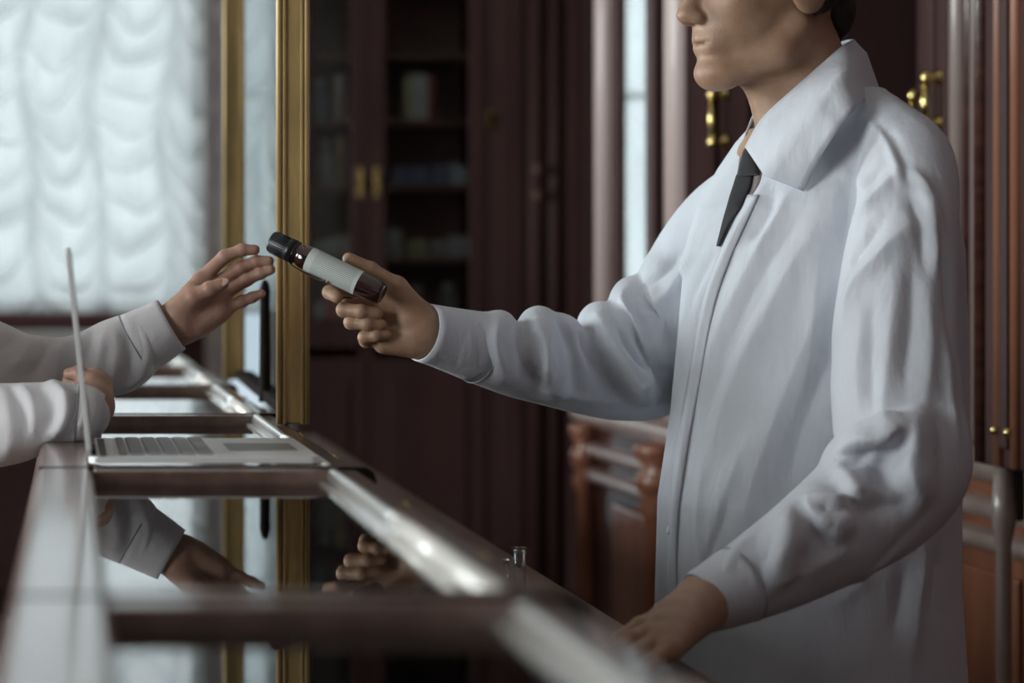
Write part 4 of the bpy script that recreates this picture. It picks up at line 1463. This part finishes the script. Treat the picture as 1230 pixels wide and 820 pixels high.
# collar: stand, roll and fallen leaf
L1 = [(896, 177, 2.740), (916, 143, 2.735), (950, 111, 2.730), (985, 80, 2.735), (1012, 56, 2.77), (1024, 48, 2.82), (1000, 56, 2.87), (950, 90, 2.885), (912, 128, 2.87), (897, 160, 2.83)]
L2 = [(919, 211, 2.705), (938, 186, 2.690), (962, 152, 2.683), (988, 117, 2.685), (1016, 90, 2.705), (1040, 66, 2.83), (1018, 66, 2.90), (960, 100, 2.925), (914, 140, 2.905), (892, 172, 2.86)]
L3 = [(966, 229, 2.672), (978, 204, 2.655), (990, 182, 2.645), (1010, 152, 2.640), (1032, 126, 2.665), (1056, 112, 2.83), (1034, 105, 2.93), (960, 140, 2.975), (902, 175, 2.955), (876, 201, 2.91)]
rows_ = []
C1, C2, C3 = (spline(L, 50) for L in (L1, L2, L3))
for t_ in np.linspace(0, 1, 11):
    # piecewise with a soft roll at the crest line
    if t_ < .5:
        q = t_ * 2
        rr = C1 * (1 - q) + C2 * q
    else:
        q = (t_ - .5) * 2
        rr = C2 * (1 - q) + C3 * q
    rows_.append([am(a, b, d - .016 * (1 - abs(2 * t_ - 1)) ** 0.8) for a, b, d in rr])
obj('collar', grid_surface(rows_, .0022), M['coat'], coat, True)


def patch(rows, parent, name, mtl, lift, bulge=0.0, n=7):
    """cloth strip laid on the coat front: rows of (y, x left, x right)"""
    S = spline(rows, len(rows) * 4)
    G = []
    for y, xl, xr in S:
        r = []
        for i in range(n):
            s = i / (n - 1)
            p, nr = cast(cbvh, xl + (xr - xl) * s, y)
            if p is None: p = am(xl + (xr - xl) * s, y, 2.76)
            dirc = (Vector((0, 0, CAMZ)) - p).normalized()
            r.append(p + dirc * (lift + bulge * math.sin(math.pi * s)))
        G.append(r)
    # calm the sheet
    G = [[(G[j][i] * 2 + G[max(j - 1, 0)][i] + G[min(j + 1, len(G) - 1)][i]) / 4 for i in range(n)] for j in range(len(G))]
    return obj(name, grid_surface(G, -.003), mtl, parent, True)


placket = patch([(232, 898, 912), (260, 884, 899), (300, 865, 881), (350, 847, 862), (400, 836, 850), (450, 827, 841), (500, 818, 832), (560, 808, 822), (620, 802, 814), (690, 801, 812), (760, 803, 814)], coat, 'placket', M['coat'], .0035, .0015)
shirt = patch([(176, 893, 906), (190, 888, 912), (205, 886, 915), (220, 882, 912), (235, 878, 903)], man, 'shirt', M['shirt'], .001)
tie = patch([(178, 893.5, 900), (188, 890.5, 904), (198, 888, 909), (208, 886, 911), (210.5, 885, 907)], man, 'tie', M['tie'], .008, .006)
obj_t = patch([(209, 884.5, 904), (222, 880.5, 902), (236, 876, 896), (250, 872, 890), (264, 868, 880), (280, 864, 872), (296, 860, 864)], tie, 'tie_blade', M['tie'], .005, .003)
for px, py in ((800, 637),):
    p, nr = cast(cbvh, px + 4, py)
    if p is not None:
        obj('button', lathe([(0, .0055), (.0012, .0058), (.002, .005)], p + nr * .0005, nr, 16), M['button'], coat, True)

# ---------------------------------------------------------------- the customer on the left
wom = thing('person', (-.44, 3.15, 0), 'customer in a white blouse reaching out a bare hand beside the laptop', 'person')
g1 = lambda px, py, dm: np.array(at(px, py, 3.16 + dm * 1.07 / 1000))
wf = [
    ([g1(243, 334, 14), g1(270, 308, 8), g1(291, 300, 4), g1(306, 300, 2)], [.0102, .0090, .0080, .0070]),
    ([g1(262, 340, 16), g1(289, 321, 14), g1(308, 314, 10), g1(323, 313.5, 6)], [.0100, .0090, .0080, .0070]),
    ([g1(270, 352, 14), g1(296, 336, 14), g1(313, 328, 10), g1(325, 324, 6)], [.0096, .0086, .0077, .0067]),
    ([g1(272, 371, 8), g1(290, 362, 6), g1(303, 357, 3), g1(314, 352.5, 0)], [.0088, .0078, .0070, .0061]),
]
wth = ([g1(216, 372, -6), g1(233, 357, -14), g1(252, 347, -20), g1(268, 340, -22)], [.0150, .0115, .0100, .0080])
wp = [(g1(214, 384, 6), g1(240, 338, 12), .020, .0125), (g1(216, 388, 6), g1(258, 346, 14), .020, .0130), (g1(218, 390, 6), g1(264, 358, 12), .020, .0130), (g1(222, 394, 4), g1(266, 373, 7), .017, .0125), (g1(240, 392, 0), g1(262, 377, 2), .012, .0115), (g1(212, 380, 0), g1(230, 355, 0), .018, .0130)]
wa = [(g1(160, 418, 10), .030), (g1(190, 398, 8), .0275), (g1(214, 388, 6), .026)]
whand = make_hand(.0015, wa, wp, wf, wth, rs=1.02)
# the other hand, folded loosely behind the cuff of the resting arm
r1 = lambda px, py, dm: np.array(at(px - 3, py - 4, 3.0 + dm / 1000))
rf = []
for i in range(4):
    o = i * 9
    rf.append(([r1(118 - i * 2, 456 + o * .9, 18), r1(96 - i * 2, 452 + o, 26), r1(86, 462 + o * .8, 12), r1(98, 466 + o * .7, 2)], [.0102, .0092, .0086, .0076]))
rth = ([r1(120, 482, -30), r1(112, 462, -26), r1(98, 452, -22), r1(86, 453, -18)], [.0135, .0110, .0095, .0080])
rp = [(r1(112, 492, -55), r1(118 - i * 2, 458 + i * 8, 12), .022, .0135) for i in range(4)] + [(r1(116, 490, -50), r1(122, 466, -10), .020, .016)]
ra = [(r1(60, 500, -70), .029), (r1(95, 496, -68), .026), (r1(112, 492, -58), .025)]
rhand = make_hand(.0018, ra, rp, rf, rth)

wfd = Field((-.80, 2.70, 0.0), (.25, 3.52, 1.72), .0062)
whd = Field((-.60, 2.96, 1.22), (-.20, 3.34, 1.70), .0034)
WC = Vector((-.385, 3.155, 1.545))
Pw, Rw = head_field(whd, WC, (1, .02), .08)
whd.cap(Pw(-.040, 0, -.075), (-.43, 3.15, 1.36), .046, .054, .03)
whead = whd.mesh(1)
FW = Vector((1, 0.0, 0))
wfd.torso([(1.38, -.43, 3.15, .05, .09), (1.30, -.42, 3.15, .085, .14), (1.15, -.43, 3.15, .105, .135), (1.0, -.48, 3.15, .10, .12), (.85, -.53, 3.15, .11, .15)], FW, .02)
WS1 = [(178, 405, 3.172, 34), (165, 412, 3.172, 37), (140, 428, 3.18, 45), (98, 440, 3.19, 38), (58, 446, 3.20, 40), (20, 442, 3.21, 42), (-15, 430, 3.22, 46), (-100, 400, 3.25, 52), (-170, 370, 3.28, 55), (-225, 318, 3.30, 55)]
WS2 = [(100, 497, 2.932, 33), (85, 496, 2.932, 35), (50, 500, 2.935, 40), (10, 509, 2.94, 48), (-50, 510, 2.95, 52), (-120, 480, 2.96, 55), (-190, 410, 2.98, 56), (-250, 315, 3.0, 54)]
SP1, SR1 = stations(WS1, 60)
SP2, SR2 = stations(WS2, 60)
wfd.chain(SP1, [r * .6 for r in SR1], .03)
wfd.chain(SP2, [r * .6 for r in SR2], .03)
for s in (-1, 1):
    hip = Vector((-.53, 3.15 + s * .08, .84))
    wfd.chain([hip, hip + Vector((.02, 0, -.4)), hip + Vector((-.02, 0, -.78))], [.075, .052, .038], .03)
wtrunk = wfd.mesh(1)
obj('body', join_np([wtrunk, whead, whand, rhand]), M['skin2'], wom, True)
obj('hair', hair_mesh(Pw, Rw, WC - Vector((.2, .2, .2)), WC + Vector((.2, .2, .2)), True), M['hair'], wom, True)
eyes(Pw, wom)
nail(g1(269, 338.5, -28), wth[0][3] - wth[0][2], (.1, -.9, .45), .0052, .0072, wom)

bfld = Field((-.78, 2.72, .44), (.25, 3.50, 1.40), .0044)
bfld.torso([(1.375, -.43, 3.15, .055, .09), (1.33, -.425, 3.15, .08, .14), (1.25, -.41, 3.15, .105, .165), (1.12, -.43, 3.15, .125, .165), (1.0, -.48, 3.15, .135, .165), (.92, -.51, 3.14, .14, .17), (.75, -.53, 3.14, .15, .18), (.50, -.54, 3.14, .16, .19)], FW, .02)
bfld.chain(SP1, SR1, .02)
bfld.chain(SP2, SR2, .02)
bV, bQ = bfld.mesh(3)
WF = [
    ([(128, 398), (120, 430), (112, 462)], .006, .010), ([(108, 402), (100, 430), (92, 455)], -.006, .010), ([(150, 390), (158, 425), (150, 465)], -.005, .011),
    ([(80, 408), (70, 435), (66, 460)], .006, .010), ([(45, 405), (30, 430), (5, 450)], .006, .012), ([(60, 405), (50, 432), (40, 455)], -.005, .009), ([(20, 400), (5, 415), (-10, 425)], -.004, .010),
    ([(165, 385), (178, 420), (170, 450)], .004, .010), ([(185, 440), (150, 470)], .003, .008), ([(138, 394), (140, 425), (132, 460)], .004, .008),
    ([(25, 462), (38, 490), (40, 520)], .006, .008), ([(12, 462), (28, 492), (32, 520)], -.005, .008), ([(62, 460), (78, 480), (76, 505), (60, 525)], .009, .009), ([(50, 462), (62, 490), (55, 515)], -.005, .009),
    ([(92, 465), (90, 495), (80, 520)], -.006, .008), ([(100, 470), (98, 500), (92, 518)], .005, .007), ([(5, 470), (12, 520), (5, 550)], .005, .012),
]
bV = folds(bV, bQ, WF)
bV = laplace(bV, bQ, .35)
bl = obj('blouse', (bV, bQ), M['blouse'], wom, True)
cuff([(206, 389.5, 3.167, 34), (190, 399, 3.168, 36.5), (163, 414, 3.172, 40)], 8, 7, bl, M['blouse'])
cuff([(124, 500, 2.931, 27), (112, 498, 2.931, 33), (92, 497, 2.932, 38)], 8, 7, bl, M['blouse'])
obj('collar', hollow_tube([np.array((-.440 + .010 * q, 3.15, 1.352 + .016 * q)) for q in range(4)], [.072, .066, .063, .0625], .003), M['blouse'], bl, True)
wtf = Field((-.78, 2.85, 0.03), (-.3, 3.45, 1.0), .008)
wtf.torso([(.96, -.50, 3.15, .115, .15), (.82, -.53, 3.15, .12, .16)], FW, .02)
for s in (-1, 1):
    hip = Vector((-.53, 3.15 + s * .08, .84))
    wtf.chain([hip, hip + Vector((.02, 0, -.4)), hip + Vector((-.02, 0, -.78))], [.092, .07, .06], .03)
obj('trousers', wtf.mesh(2), M['cloth_dark'], wom, True)
for s in (-1, 1):
    c0 = Vector((-.54, 3.15 + s * .08, .045))
    sf = Field(c0 - Vector((.12, .1, .06)), c0 + Vector((.28, .1, .12)), .005)
    sf.chain([c0 - FW * .04, c0 + FW * .08 + Vector((0, 0, -.012)), c0 + FW * .16 + Vector((0, 0, -.018))], [.04, .036, .026], .01)
    obj('shoe', sf.mesh(1), M['leather'], wom, True)
